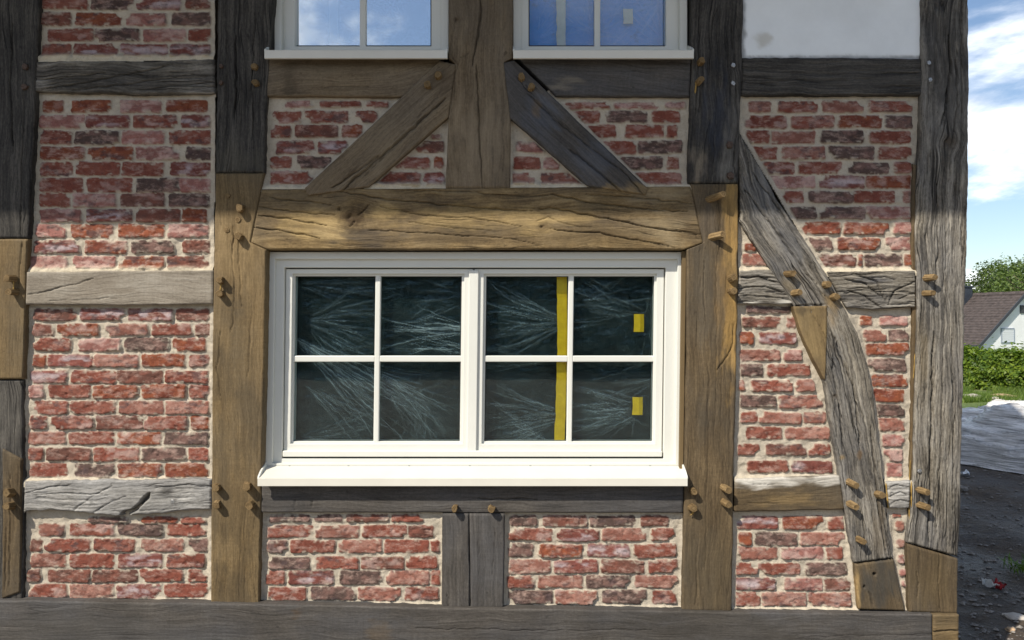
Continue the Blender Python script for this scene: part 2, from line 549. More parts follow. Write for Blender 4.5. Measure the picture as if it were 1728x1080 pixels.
def view(ox, oy, s, txt):
    out = []
    for ln in txt.strip().split('\n'):
        yy, xs = ln.split(':')
        y0, y1 = [float(a) for a in yy.split()]
        for tk in xs.split():
            a, bq = tk[:-1].split('-')
            out.append((ox + float(a) / s, oy + y0 / s, ox + float(bq) / s, oy + y1 / s, tk[-1]))
    return out


Z5 = 1728 / 340
BR = []
BR += view(40, 0, Z5, '''-20 80: 170-545r 575-940d 975-1350w 1395-1620m
115 220: 165-410m 455-830o 875-1220p 1270-1610d
255 355: 210-595r 615-995d 1035-1395p 1415-1620r
385 490: 170-400r 430-810w 840-1235w 1260-1615w
-160 -55: 165-400r 440-810d 850-1220r 1260-1610m
-295 -195: 165-560o 595-960r 1000-1370p 1400-1610r
-430 -330: 165-390d 430-800r 840-1210r 1250-1610o''')
BR += view(40, 150, Z5, '''100 200: 165-340o 420-750o 835-1185p 1230-1580o
230 335: 150-525p 540-910w 950-1310r 1350-1600w
365 475: 150-410r 440-815d 850-1205p 1250-1605r
505 610: 155-525o 555-930o 960-1330p 1400-1620d
635 745: 150-415r 450-830r 850-1200r 1260-1620w''')
BR += view(40, 290, Z5, '''60 175: 150-515r 555-930r 970-1340d 1350-1610p
190 300: 145-400r 430-800p 840-1205m 1250-1590d
325 430: 145-500p 550-930w 970-1340m 1360-1570o
455 560: 110-360p 410-765o 820-1200o 1240-1590p
590 695: 95-475w 530-890o 930-1290d 1365-1610m
725 825: 65-370p 420-790p 820-1205o 1240-1590m''')
BR += view(30, 510, Z5, '''60 155: 145-505m 540-915w 955-1330w 1365-1640m
190 285: 140-310m 350-700o 750-1115s 1155-1490r 1530-1650m
310 415: 145-460r 525-890p 930-1300d 1330-1615o
450 550: 130-250o 265-640w 655-1040s 1070-1425o 1470-1640r
590 690: 115-430w 470-845r 855-1240m 1265-1640r
710 820: 105-220p 270-620r 650-1030o 1065-1440o 1475-1645r''')
BR += view(30, 650, Z5, '''140 245: 145-430r 455-835r 870-1250s 1275-1650s
265 375: 115-255r 300-650r 680-1070m 1085-1450r 1495-1645o
405 505: 90-410s 440-820r 855-1230o 1265-1640d
540 645: 90-220r 255-635m 660-1035r 1065-1440d 1470-1640r
675 780: 110-425r 500-835d 870-1235o 1265-1650o''')
BR += view(30, 850, Z5, '''115 160: 610-950d 1070-1365o 1400-1610r
175 270: 180-400s 450-820r 860-1240d 1280-1615r
305 405: 110-210m 240-620r 665-1010r 1070-1420s 1475-1630d
430 540: 130-410s 450-825r 870-1235w 1285-1605r
565 665: 90-200m 265-620m 645-1025m 1055-1420r 1470-1630r
690 800: 105-420r 450-825s 860-1230w 1265-1640r''')
BR += view(440, 155, Z5, '''85 130: 205-455p 510-865r 915-1090r
170 265: 110-345r 385-745r 820-1000r
290 390: 85-260r 300-665m 705-870o
425 530: 140-455w 500-735w
560 655: 95-260r 310-605d
690 790: 90-450r
370 405: 1470-1545m
430 520: 1320-1570m
565 655: 1150-1445r 1490-1560o
695 800: 1000-1370r 1400-1570w''')
BR += view(850, 155, Z5, '''440 520: 110-360p
565 660: 95-310r 345-470p
700 795: 90-260s 320-680s
95 145: 520-905r 950-1320p 1390-1560p
170 265: 590-815r 875-1225d 1275-1505r
290 390: 720-960r 1050-1370r 1405-1490r
425 530: 850-1130r 1155-1530d
560 660: 1000-1360d 1405-1505o
695 795: 1140-1520r''')
BR += view(1230, 155, Z5, '''85 175: 165-350s 415-750r 800-1155s 1205-1565r
210 310: 135-495r 535-895r 935-1305o 1335-1560d
340 440: 150-345r 370-735s 790-1150d 1210-1550r
475 575: 210-410r 460-820s 860-1245d 1285-1560r
605 700: 290-560r 605-970r 1030-1370d 1420-1560r
725 825: 350-735p 775-1160w 1180-1560o''')
BR += view(1230, 300, Z5, '''120 215: 440-640r 685-1060d 1070-1420r 1500-1565s
255 350: 520-745d 780-1160d 1170-1550p
385 480: 610-960o 990-1365o 1410-1555p
515 615: 670-885d 930-1290o 1345-1550p
655 755: 740-1085m 1105-1140o 1160-1480d 1500-1580o
565 630: 130-230o
655 745: 115-330s''')
BR += view(1230, 500, Z5, '''90 145: 140-520d
180 265: 120-435m 490-565s
310 405: 90-210o 265-575w
460 550: 95-435s 470-620p
585 680: 100-290d 335-690r
720 810: 85-130o 190-535r 570-730s
170 245: 1130-1225o 1295-1530p
290 380: 1155-1345s 1370-1535d
405 500: 1175-1530o
540 640: 1190-1520d
675 775: 1230-1515o''')
BR += view(1230, 640, Z5, '''140 240: 90-400d 430-800s
285 375: 105-235r 250-620s 645-825s
415 510: 150-455r 490-855s
560 645: 75-260r 325-660m 680-865r
700 795: 160-505r 540-885w
90 190: 1235-1500o
215 310: 1265-1505d
335 440: 1285-1500s
475 570: 1310-1495p
600 695: 1325-1485p
715 830: 1350-1490p''')
BR += view(1220, 850, Z5, '''110 215: 115-465w 510-850o 900-1040r
250 350: 135-250o 280-630d 665-1030s
375 470: 125-460s 495-855p 885-1020r
510 600: 100-290r 305-660r 710-1060d
640 735: 95-455w 530-845p 870-1085m
760 870: 80-310r 330-705s 735-1095s
90 110: 1450-1530r
150 235: 1480-1545s
315 375: 1490-1545s
445 505: 1500-1545p
560 610: 1515-1555p
660 705: 1530-1560p''')
BR += view(420, 780, 3.6, '''318 358: 130-370d 400-560d 590-850m 870-1060r
385 455: 115-385r 410-665s 690-955r 970-1120m
475 545: 115-230m 255-520r 545-805s 825-1090r 1110-1160r
575 645: 120-370d 410-660r 680-945m 960-1140r
660 740: 105-220r 250-510w 550-800d 835-1095s 1110-1160r
760 835: 125-345r 380-645d 665-920s 950-1150r''')
BR += view(800, 780, 3.6, '''325 385: 215-380d 420-680m 700-970d 1010-1180m
405 475: 215-470r 500-755w 780-1040s 1075-1215r
500 575: 210-360d 400-655o 690-945w 975-1225r
595 670: 210-465s 490-750w 775-1030m 1060-1235r
690 760: 210-365r 390-660s 685-950d 980-1235s
780 855: 210-475d 495-750s 785-1045d 1085-1225r''')

PANELS = [
    [(64, -110), (362, -110), (361, 102), (60, 105)],
    [(58, 150), (362, 150), (359, 460), (45, 462)],
    [(44, 508), (360, 508), (357, 814), (38, 817)],
    [(38, 852), (357, 852), (356, 1022), (40, 1018)],
    [(448, 158), (690, 158), (512, 324), (445, 324)],
    [(758, 194), (758, 320), (618, 320)],
    [(858, 196), (858, 320), (998, 320)],
    [(926, 156), (1167, 156), (1164, 320), (1095, 322)],
    [(1250, 152), (1554, 152), (1548, 462), (1394, 464), (1249, 222)],
    [(1247, 370), (1308, 460), (1247, 462)],
    [(1243, 505), (1340, 505), (1394, 640), (1420, 808), (1239, 814)],
    [(1420, 510), (1548, 510), (1537, 818), (1493, 818), (1476, 700), (1450, 570)],
    [(440, 858), (748, 858), (748, 1028), (437, 1024)],
    [(849, 858), (1154, 858), (1152, 1034), (849, 1030)],
    [(1238, 855), (1424, 855), (1446, 1036), (1236, 1036)],
    [(1496, 846), (1542, 846), (1534, 1038), (1524, 1038), (1504, 940)],
]
YB = 0.030     # mortar plane behind the timber face


def brick_panel(idx, poly):
    P = np.array(poly, float)
    st = 1.7
    x0, y0 = P.min(0) - 4
    x1, y1 = P.max(0) + 4
    gx = np.arange(x0, x1, st)
    gy = np.arange(y0, y1, st)
    X, Y = np.meshgrid(gx, gy)
    sd = poly_sdf(X, Y, poly)
    r = np.random.RandomState(100 + idx)
    ox, oy = r.rand(2) * 50
    wx = X + (fbm(X / 9 + ox, Y / 9 + oy, 1, 3) - 0.5) * 3.4 + (fbm(X / 34, Y / 34, 4, 2) - 0.5) * 4
    wy = Y + (fbm(X / 8 + oy, Y / 8 + ox, 2, 3) - 0.5) * 2.6 + (fbm(X / 40, Y / 40, 6, 2) - 0.5) * 3
    eat = (fbm(X / 4.5 + ox, Y / 4.5, 9, 2) - 0.5) * 1.8
    mort_h = (fbm(X / 14 + oy, Y / 11, 12, 4) - 0.5) * 0.0110 + (fbm(X / 4, Y / 4, 13, 2) - 0.5) * 0.0018
    H = mort_h.copy()
    msk = np.zeros(X.shape)
    mv = 0.88 + 0.24 * fbm(X / 30, Y / 22, 15, 3)
    C = MORT[None, None, :] * mv[..., None]
    for (a, b, c, d, ty) in BR:
        cx, cy = (a + c) / 2, (b + d) / 2
        if poly_sdf(np.array([cx]), np.array([cy]), poly)[0] > 2:
            continue
        i0, i1 = np.searchsorted(gx, [a - 10, c + 10])
        j0, j1 = np.searchsorted(gy, [b - 10, d + 10])
        if i1 <= i0 or j1 <= j0:
            continue
        sl_ = np.s_[j0:j1, i0:i1]
        th = r.normal(0, 0.012)
        lx = (wx[sl_] - cx) + th * (wy[sl_] - cy)
        ly = (wy[sl_] - cy) - th * (wx[sl_] - cx) + 0.6 * (r.rand() - .5) * np.abs(lx) / 20
        hw, hh = (c - a) / 2, (d - b) / 2
        rad = min(1.8 + 2.6 * r.rand(), hh * 0.8, hw * 0.8)
        qx = np.abs(lx) - hw + rad
        qy = np.abs(ly) - hh + rad
        s = np.hypot(np.maximum(qx, 0), np.maximum(qy, 0)) + np.minimum(np.maximum(qx, qy), 0) - rad
        # chipped corner now and then
        if r.rand() < 0.5 and hw > 14:
            ccx = r.choice([-1, 1]) * hw
            ccy = r.choice([-1, 1]) * hh
            s = np.maximum(s, (5 + 6 * r.rand()) - np.hypot(lx - ccx, ly - ccy))
        s = s + eat[sl_] - 1.1
        s = np.maximum(s, sd[sl_] + 4.5)
        m = 1 - sstep(-0.9, 0.6, s)
        hb = 0.0045 + 0.0042 * r.rand() + (fbm(X[sl_] / 16 + r.rand() * 9, Y[sl_] / 10, 21, 3) - .5) * 0.0075 \
            + r.normal(0, 0.0018) * lx / 40 + 0.0022 * ly / hh
        hb = hb - 0.0012 * sstep(-2.5, 0, s)
        # pits
        hb = hb - 0.004 * sstep(0.68, 0.80, fbm(X[sl_] / 7 + r.rand() * 99, Y[sl_] / 4.5, 24, 2))
        H[sl_] = H[sl_] * (1 - m) + np.maximum(hb, H[sl_] - 0.002) * m
        c1, c2 = (np.array(q) for q in PAL[ty])
        c1 = c1 * (0.85 + 0.3 * r.rand())
        u, v = r.rand(2) * 90
        t = sstep(0.46, 0.66, fbm(X[sl_] / 16 + u, Y[sl_] / 9 + v, 31, 4))
        if ty == 'w':
            t = sstep(0.42, 0.62, fbm(X[sl_] / 22 + u, Y[sl_] / 9 + v, 31, 4)) * np.clip(1.25 - np.abs(ly) / hh - .25 * np.abs(lx) / hw, 0, 1)
        col = c1[None, None] * (1 - t[..., None]) + c2[None, None] * t[..., None]
        if ty in 'rospm' and r.rand() < 0.5:      # lime film left from cleaning
            t2 = sstep(0.54, 0.74, fbm(X[sl_] / 18 + v, Y[sl_] / 8 + u, 35, 4)) * (0.25 + 0.5 * r.rand())
            col = col * (1 - t2[..., None]) + np.array((0.38, 0.27, 0.235)) * t2[..., None]
        if r.rand() < 0.4:      # soot
            t3 = sstep(0.56, 0.72, fbm(X[sl_] / 14 + v * 2, Y[sl_] / 7 + u, 37, 4)) * 0.7
            col = col * (1 - t3[..., None]) + np.array((0.075, 0.050, 0.050)) * t3[..., None]
        # mortar smeared over the rim
        sm = sstep(0.60, 0.75, fbm(X[sl_] / 9 + u, Y[sl_] / 6 + v, 41, 3)) * sstep(-7, -1, s) * 0.8
        col = col * (1 - sm[..., None]) + C[sl_] * sm[..., None]
        C[sl_] = C[sl_] * (1 - m[..., None]) + col * m[..., None]
        msk[sl_] = np.maximum(msk[sl_], m * (1 - sm))
    # lime fillet on the ledge of the timber below, its sunlit paleness painted in, and a rough smear along the timbers
    ybot = P[:, 1].max() - 3.5
    led = sstep(-12, -1, Y - ybot + (fbm(X / 12, Y / 12, 51, 3) - .5) * 6)
    H = H + led * 0.020
    C = C * (1 - 0.75 * led[..., None]) + np.array((0.56, 0.49, 0.36)) * 0.75 * led[..., None] * mv[..., None]
    msk = msk * (1 - sstep(0.3, 0.7, led))
    H = H + sstep(-7, 0, sd) * 0.006 * (1 - led)
    yv = YB - H
    vx = WX(X, YB)
    vz = WZ(Y, YB)
    V = np.stack([vx, yv, vz], -1).reshape(-1, 3)
    ny, nx = X.shape
    ii = np.arange(ny * nx).reshape(ny, nx)
    Fq = np.stack([ii[:-1, :-1], ii[1:, :-1], ii[1:, 1:], ii[:-1, 1:]], -1)
    cs = (sd[:-1, :-1] + sd[1:, 1:]) / 2
    Fq = Fq[cs < 3.0]
    used = np.unique(Fq)
    re = np.full(ny * nx, -1)
    re[used] = np.arange(len(used))
    Fq = re[Fq]
    C4 = np.concatenate([np.clip(C, 0, 1), np.ones(C.shape[:2] + (1,))], -1).reshape(-1, 4)[used]
    return mesh_np('brick_panel', V[used], Fq, MBR, house, True, None, {'col': C4, 'msk': msk.reshape(-1)[used]})


PL = {0: None, 4: 'brick panel cut by a diagonal brace', 5: 'small triangular brick panel', 6: 'small triangular brick panel',
      7: 'brick panel cut by a diagonal brace', 9: 'tiny triangular brick panel beside the curved brace',
      11: 'narrow brick panel between curved brace and corner post', 15: 'sliver of brick and pale mortar beside the corner post foot'}
for i, pl in enumerate(PANELS):
    o = brick_panel(i, pl)
    if PL.get(i):
        o['label'] = PL[i]


# ------------------------------------------------------------------ timbers
def resample(P, n):
    P = np.asarray(P, float)
    sg = np.hypot(*(P[1:] - P[:-1]).T)
    cum = np.concatenate([[0], np.cumsum(sg)])
    # keep the corners: distribute but snap
    t = np.linspace(0, cum[-1], n)
    return np.stack([np.interp(t, cum, P[:, 0]), np.interp(t, cum, P[:, 1])], -1)


TID = [0]


def timber(name, A, B, mat, y0=0.0, depth=0.14, cracks=(), knots=(), stains_sun=(), nrand=4, rough=0.0006, edge=3.0, wav=1.0,
           curve=False, label=None, gouge=0.0, ca=1.0, parent=None):
    """face between two edge lines A and B (photo pixels, both run along the grain)"""
    TID[0] += 1
    sd_ = TID[0]
    r = np.random.RandomState(500 + sd_)
    A = np.array(A, float)
    B = np.array(B, float)
    LA = np.hypot(*(A[1:] - A[:-1]).T).sum()
    LB = np.hypot(*(B[1:] - B[:-1]).T).sum()
    L = (LA + LB) / 2
    nu = int(max(6, L / 2.2))
    Ar = resample(A, nu)
    Br = resample(B, nu)
    wid = np.hypot(*(Ar - Br).T).mean()
    nv = int(max(6, wid / 1.35))
    t = np.linspace(0, 1, nv)
    # cosine-ish spacing keeps rounded arrises crisp
    G = Ar[:, None, :] * (1 - t)[None, :, None] + Br[:, None, :] * t[None, :, None]
    X, Y = G[..., 0], G[..., 1]
    # direction of the grain
    if curve:
        uu = np.linspace(0, L, nu)[:, None] * np.ones((1, nv))
        wl = np.hypot(*(Ar - Br).T)
        wl = np.convolve(np.pad(wl, 10, 'edge'), np.ones(21) / 21, 'valid')
        vv = (t[None, :] - 0.5) * wl[:, None]
        gdir = None
    else:
        g = (A[-1] + B[-1]) / 2 - (A[0] + B[0]) / 2
        g = g / np.hypot(*g)
        uu = X * g[0] + Y * g[1]
        vv = -X * g[1] + Y * g[0]
    # wavy hewn edges
    pn = (Br - Ar) / (np.hypot(*(Br - Ar).T)[:, None] + 1e-6)
    ends = np.clip(np.minimum(np.arange(nu), np.arange(nu)[::-1]) / 4.0, 0, 1)
    s1 = np.linspace(0, L, nu)
    wa = ((fbm(s1 / 60, s1 * 0 + sd_, 3, 3) - .5) * 4 + (fbm(s1 / 9, s1 * 0 + sd_, 5, 2) - .5) * 1.6) * wav * ends
    wb = ((fbm(s1 / 60, s1 * 0 + sd_ + 40, 3, 3) - .5) * 4 + (fbm(s1 / 9, s1 * 0 + sd_ + 40, 5, 2) - .5) * 1.6) * wav * ends
    sh = wa[:, None] * (1 - t)[None, :] + wb[:, None] * t[None, :]
    X = X + sh * pn[:, 0:1]
    Y = Y + sh * pn[:, 1:2]
    # height relief (positive = towards viewer), metres
    H = (fbm(uu / 90, vv / 30 + sd_, 7, 3) - .5) * 0.004
    gw = vv + (fbm(uu / 110, vv / 40, 61 + sd_, 2) - .5) * 9
    H = H + (fbm(uu / 34, gw / 2.2 + sd_ * 3, 11, 2) - .5) * 1.5 * rough
    if gouge:
        gg = sstep(0.62, 0.78, fbm(uu / 40 + sd_, gw / 3.4, 15, 4))
        H = H - gg * gouge
    dv = np.minimum(t, 1 - t)[None, :] * np.hypot(*(Ar - Br).T)[:, None]
    du = np.minimum(np.arange(nu), np.arange(nu)[::-1])[:, None] * (L / nu) * np.ones((1, nv))
    ed = edge * (0.7 + 0.6 * fbm(uu / 20, vv / 20, 71 + sd_, 2))
    e1 = np.clip(1 - dv / ed, 0, 1)
    e2 = np.clip(1 - du / (ed * 0.6), 0, 1)
    ee = np.maximum(e1, e2)
    H = H - (1 - np.sqrt(np.clip(1 - ee ** 2, 0, 1))) * ed / S * 0.9
    uo, vo = uu.copy(), vv.copy()
    ST = np.zeros(X.shape + (4,))

    def blend(a, c):
        al = ST[..., 3]
        na = a + al * (1 - a)
        for k in range(3):
            ST[..., k] = np.where(na > 1e-5, (c[k] * a + ST[..., k] * al * (1 - a)) / np.maximum(na, 1e-5), ST[..., k])
        ST[..., 3] = na

    for (sx, sy, rx, ry, c, a) in stains_sun:
        q = np.hypot((X - sx) / rx, (Y - sy) / ry) + (fbm(uu / 30 + sx, vv / 9, 81, 4) - .5) * 1.7
        blend(a * (1 - sstep(0.35, 1.25, q)), c)
    for (kx, ky, kr, dk) in knots:
        dx = X - kx
        dy = Y - ky
        d = np.hypot(dx, dy * 1.15)
        if curve:
            vv = vv + kr * 0.7 * np.sign(dx) * np.exp(-(d / (kr * 2.2)) ** 2)
        else:
            sgn = (-dx * g[1] + dy * g[0])
            vv = vv - sgn * 0.75 * np.exp(-(d / (kr * 1.5)) ** 2)
        rr = d / kr + (fbm(X / 7, Y / 7, 85, 3) - .5) * 0.7
        blend(dk * (1 - sstep(0.45, 1.0, rr)), (0.050, 0.030, 0.014))
        blend(0.5 * dk * (1 - sstep(0.0, 0.25, np.abs(rr - 1.0))), (0.05, 0.032, 0.016))
        H = H - 0.004 * (1 - sstep(0.2, 0.9, rr)) * fbm(X / 3, Y / 3, 88, 2)
        H = H - 0.008 * (1 - sstep(0.0, 0.35, np.hypot(dx + kr * .3, dy) / kr + (fbm(X / 5, Y / 5, 86, 2) - .5) * .3))
    allc = [(c[0], c[1], c[2]) for c in cracks]
    for k in range(nrand):
        i0 = r.randint(0, nu)
        ln = int(nu * (0.12 + 0.4 * r.rand()))
        j = r.rand() * 0.86 + 0.07
        ids = np.linspace(i0, min(nu - 1, i0 + ln), 9)
        dr = r.normal(0, 0.05)
        pts = []
        for q, idd in enumerate(ids):
            jj = np.clip(j + dr * q / 8 + r.normal(0, 0.010), 0.03, 0.97)
            ia = int(idd)
            pts.append(tuple(Ar[ia] * (1 - jj) + Br[ia] * jj))
        if len(set(pts)) > 3:
            allc.append((pts, 0.9 + 1.1 * r.rand(), 0.0015 + 0.0045 * r.rand() ** 2))
    for pts, cw, cd in allc:
        P = np.array(pts, float)
        m = (X > P[:, 0].min() - 8) & (X < P[:, 0].max() + 8) & (Y > P[:, 1].min() - 8) & (Y < P[:, 1].max() + 8)
        if not m.any():
            continue
        xx = X[m] + (fbm(X[m] / 16, Y[m] / 16, 91, 3) - .5) * 5
        yy = Y[m] + (fbm(X[m] / 16, Y[m] / 16, 93, 3) - .5) * 5
        d, fr = line_dist(xx, yy, P)
        ww = cw * np.clip(np.minimum(fr, 1 - fr) * 6 + 0.35, 0.2, 1) * (0.6 + 0.8 * fbm(X[m] / 16, Y[m] / 16, 95, 2))
        ww = np.maximum(ww * .70, .70)
        gr = np.clip(1.35 * (1 - d / ww), 0, 1)
        H[m] = H[m] - ca * 1.35 * cd * gr
        al = ST[m]
        na = .52 * np.clip(gr * 1.1, 0, 1) * np.clip(.35 + cd * 90, 0, 1)
        al[:, :3] = al[:, :3] * (1 - na[:, None]) * (al[:, 3:4] > 0) + np.array((0.018, 0.013, 0.009)) * np.where(al[:, 3:4] > 0, na[:, None], 1)
        al[:, 3] = na + al[:, 3] * (1 - na)
        ST[m] = np.where((gr > 0)[:, None], al, ST[m])
    vx = WX(X, y0)
    vz = WZ(Y, y0)
    yv = y0 - H
    V = np.stack([vx, yv, vz], -1).reshape(-1, 3)
    ii = np.arange(nu * nv).reshape(nu, nv)
    Fq = np.stack([ii[:-1, :-1], ii[1:, :-1], ii[1:, 1:], ii[:-1, 1:]], -1).reshape(-1, 4)
    # orientation towards -y
    a, b, c = V[Fq[len(Fq) // 2][:3]]
    if np.cross(b - a, c - a)[1] > 0:
        Fq = Fq[:, ::-1]
        flip = True
    else:
        flip = False
    ring = np.concatenate([ii[:, 0], ii[-1, 1:], ii[-2::-1, -1], ii[0, -2:0:-1]])
    nr = len(ring)
    base = len(V)
    f0 = V[ring].copy()
    f1 = f0.copy()
    f1[:, 1] = y0 + depth
    UVm = np.stack([uo / S + sd_ * 3.7, vv / S + sd_ * 1.93], -1).reshape(-1, 2)
    u0 = UVm[ring]
    u1 = u0 + np.array([0.0, 0.0])
    u1[:, 1] += depth
    V = np.concatenate([V, f0, f1])
    UVm = np.concatenate([UVm, u0, u1])
    k = np.arange(nr)
    kn = (k + 1) % nr
    sd4 = np.stack([base + k, base + kn, base + nr + kn, base + nr + k], -1)
    if not flip:
        sd4 = sd4[:, ::-1]
    ST = ST.reshape(-1, 4)
    ST = np.concatenate([ST, ST[ring], ST[ring]])
    allF = np.concatenate([Fq, sd4])
    smooth = np.concatenate([np.ones(len(Fq), bool), np.zeros(nr, bool)])
    o = mesh_np(name, V, allF, mat, house if parent is None else parent, smooth, UVm, {'stain_sun': ST})
    if label:
        o['label'] = label
    return o


SUN_GOLD = (0.36, 0.255, 0.110)  # irregular sunlight on the lintel, painted into its colour
GREY = (0.10, 0.095, 0.085)
BLK = (0.022, 0.022, 0.023)
DKB = (0.055, 0.042, 0.026)
LIME = (0.56, 0.53, 0.47)
TANC = (0.26, 0.175, 0.075)
SLT = (0.085, 0.092, 0.108)

T = {}
# left post
T['lp1'] = timber('post', [(-90, -340), (-90, 402)], [(68, -340), (66, -10), (62, 100), (57, 200), (52, 300), (47, 402)], W['dark'],
                  cracks=[([(20, 40), (18, 150), (22, 260)], 2, .008), ([(40, 180), (36, 300), (34, 398)], 1.8, .006)], nrand=5,
                  label='old blackened upper post at the left edge')
T['lp2'] = timber('post', [(-90, 403), (-90, 640)], [(46, 403), (42, 520), (38, 640)], W['tan'], wav=.5,
                  cracks=[([(36, 405), (34, 450), (30, 480)], 1.5, .005)], nrand=2, label='tan repair piece let into the left post')
T['lp3'] = timber('post', [(-90, 641), (-90, 1016)], [(38, 641), (38, 780), (39, 900), (38, 1016)], W['dark'], nrand=4, y0=.008,
                  label='old dark lower piece of the left post',
                  stains_sun=[(10, 700, 40, 60, (0.12, 0.11, 0.095), .6)])
T['lp4'] = timber('post', [(3, 757), (3, 880), (2, 1012)], [(36, 775), (35, 900), (33, 1000)], W['brown'], wav=.6, nrand=3,
                  cracks=[([(18, 800), (17, 900), (15, 990)], 1.5, .005)], label='slim new oak scarf piece in the left post foot')
timber('post', [(34, 755), (37, 900), (34, 1014)], [(41, 770), (42, 900), (40, 1014)], W['dark'], y0=.02, nrand=0)

# post between left bay and windows
T['pa1'] = timber('post', [(368, -340), (368, -20), (365, 150), (363, 291)], [(464, -340), (462, -20), (453, 95), (449, 160), (446, 291)],
                  W['dark'], nrand=5, gouge=.004,
                  cracks=[([(397, 60), (398, 150), (395, 200)], 2.4, .010), ([(430, 20), (425, 140), (428, 250)], 1.6, .006)],
                  stains_sun=[(400, 270, 60, 26, (0.075, 0.068, 0.052), .7)], label='old black upper half of the post')
T['pa2'] = timber('post', [(363, 292), (358, 600), (355, 1021)],
                  [(445, 292), (441, 316), (422, 409), (449, 421), (446, 600), (441, 800), (437, 1023)], W['tan'], wav=.5, nrand=5,
                  cracks=[([(394, 380), (391, 430), (397, 500), (390, 560)], 1.6, .005), ([(372, 560), (366, 620), (372, 668)], 1.6, .004),
                          ([(402, 400), (404, 470), (408, 520)], 1.3, .004)],
                  stains_sun=[(370, 640, 30, 60, DKB, .45), (400, 860, 60, 110, (0.085, 0.062, 0.034), .55), (420, 700, 22, 90, DKB, .35),
                          (400, 1000, 60, 50, DKB, .45), (400, 430, 40, 60, (0.30, 0.215, 0.11), .35)], label='new tan lower half of the post')
# centre post
T['pc'] = timber('post', [(757, -340), (757, -20), (757, 98), (768, 108), (757, 197), (752, 317)],
                 [(866, -340), (866, -20), (865, 98), (851, 105), (862, 200), (861, 317)], W['greybrown'], wav=.3, nrand=1, edge=2.4,
                 cracks=[([(813, -60), (811, 20), (806, 60), (798, 100), (797, 112)], 2.6, .010),
                         ([(804, 110), (808, 180), (810, 240), (813, 317)], 2.2, .008), ([(775, 98), (792, 88)], 2.0, .004)],
                 knots=[(771, 33, 5, .7)], stains_sun=[(810, 240, 60, 80, (0.245, 0.19, 0.125), .55), (815, 20, 70, 60, (0.10, 0.08, 0.058), .55)],
                 label='wide grey brown post between the two upper windows')
# right post
T['pb1'] = timber('post', [(1172, -340), (1170, -20), (1167, 100), (1164, 200), (1162, 309)],
                  [(1258, -340), (1256, -20), (1252, 150), (1247, 309)], W['dark'], nrand=4, gouge=.005, edge=3.5,
                  cracks=[([(1240, 255), (1238, 280), (1243, 300)], 2.0, .008), ([(1182, 150), (1180, 190)], 2, .006)],
                  stains_sun=[(1180, 275, 18, 34, (0.20, 0.165, 0.12), .8), (1210, 200, 26, 80, (0.030, 0.035, 0.048), .7),
                          (1235, 220, 12, 90, (0.15, 0.14, 0.125), .6), (1225, 290, 16, 20, (.15, .14, .12), .6)],
                  label='old black upper half of the post')
T['pb2'] = timber('post', [(1165, 310), (1187, 410), (1160, 421), (1160, 600), (1156, 800), (1151, 1031)],
                  [(1246, 310), (1246, 480), (1243, 620), (1239, 800), (1235, 1033)], W['brown'], wav=.6, nrand=5, gouge=.002,
                  cracks=[([(1238, 540), (1236, 585), (1222, 610), (1210, 625)], 2.0, .006), ([(1188, 440), (1188, 500), (1190, 540)], 1.4, .004)],
                  stains_sun=[(1236, 350, 18, 120, (0.34, 0.21, 0.07), .75), (1234, 560, 14, 80, (0.33, 0.20, 0.06), .7),
                          (1234, 610, 22, 24, (0.36, 0.23, 0.085), .6), (1196, 375, 18, 36, (0.085, 0.068, 0.05), .7),
                          (1215, 480, 14, 60, (0.24, 0.15, 0.06), .5), (1190, 500, 26, 80, (0.085, 0.07, 0.05), .55),
                          (1200, 960, 50, 90, (0.085, 0.064, 0.036), .5)], label='new brown lower half of the post')
# corner post
T['pr1'] = timber('corner_post', [(1556, -340), (1556, -20), (1556, 100), (1556, 200), (1549, 290), (1547, 400), (1549, 500), (1545, 700), (1540, 850), (1532, 916)],
                  [(1634, -340), (1635, -20), (1636, 150), (1636, 300), (1632, 450), (1627, 620), (1624, 760), (1621, 880), (1617, 940)],
                  W['greyold'], rough=.0018, gouge=.006, nrand=7, edge=4.0, wav=.9, depth=.2,
                  cracks=[([(1576, 560), (1574, 700), (1570, 820), (1566, 925)], 3.2, .016), ([(1600, 60), (1604, 120), (1594, 190), (1586, 215)], 3.4, .012),
                          ([(1612, 100), (1616, 180), (1606, 250)], 2.0, .008), ([(1580, 300), (1583, 420), (1578, 520)], 2.0, .007),
                          ([(1606, 560), (1610, 700), (1607, 860)], 1.8, .006)],
                  knots=[(1602, 240, 15, .55)],
                  stains_sun=[(1594, 50, 50, 120, (0.040, 0.038, 0.036), .75), (1600, 200, 40, 90, (0.060, 0.056, 0.050), .6),
                          (1610, 860, 10, 30, (0.05, 0.048, 0.042), .5), (1560, 600, 10, 60, (0.17, 0.13, 0.075), .5)],
                  label='weathered grey corner post with deep splits')
T['pr2'] = timber('corner_post', [(1532, 918), (1534, 980), (1535, 1034)], [(1617, 943), (1617, 990), (1616, 1036)], W['brown'], wav=.4, nrand=2, depth=.2,
                  cracks=[([(1586, 935), (1584, 980), (1586, 1034)], 1.4, .004)], stains_sun=[(1570, 985, 40, 50, (0.085, 0.062, 0.032), .5)],
                  label='new brown block at the foot of the corner post')
timber('corner_post', [(1541, 276), (1539, 400), (1540, 520), (1537, 700), (1533, 900)], [(1552, 280), (1549, 400), (1550, 520), (1546, 700), (1540, 900)],
       W['brown'], y0=.016, depth=.1, nrand=0, edge=2, stains_sun=[(1542, 600, 10, 300, (0.10, 0.062, 0.024), .6)], label='thin brown packing strip')

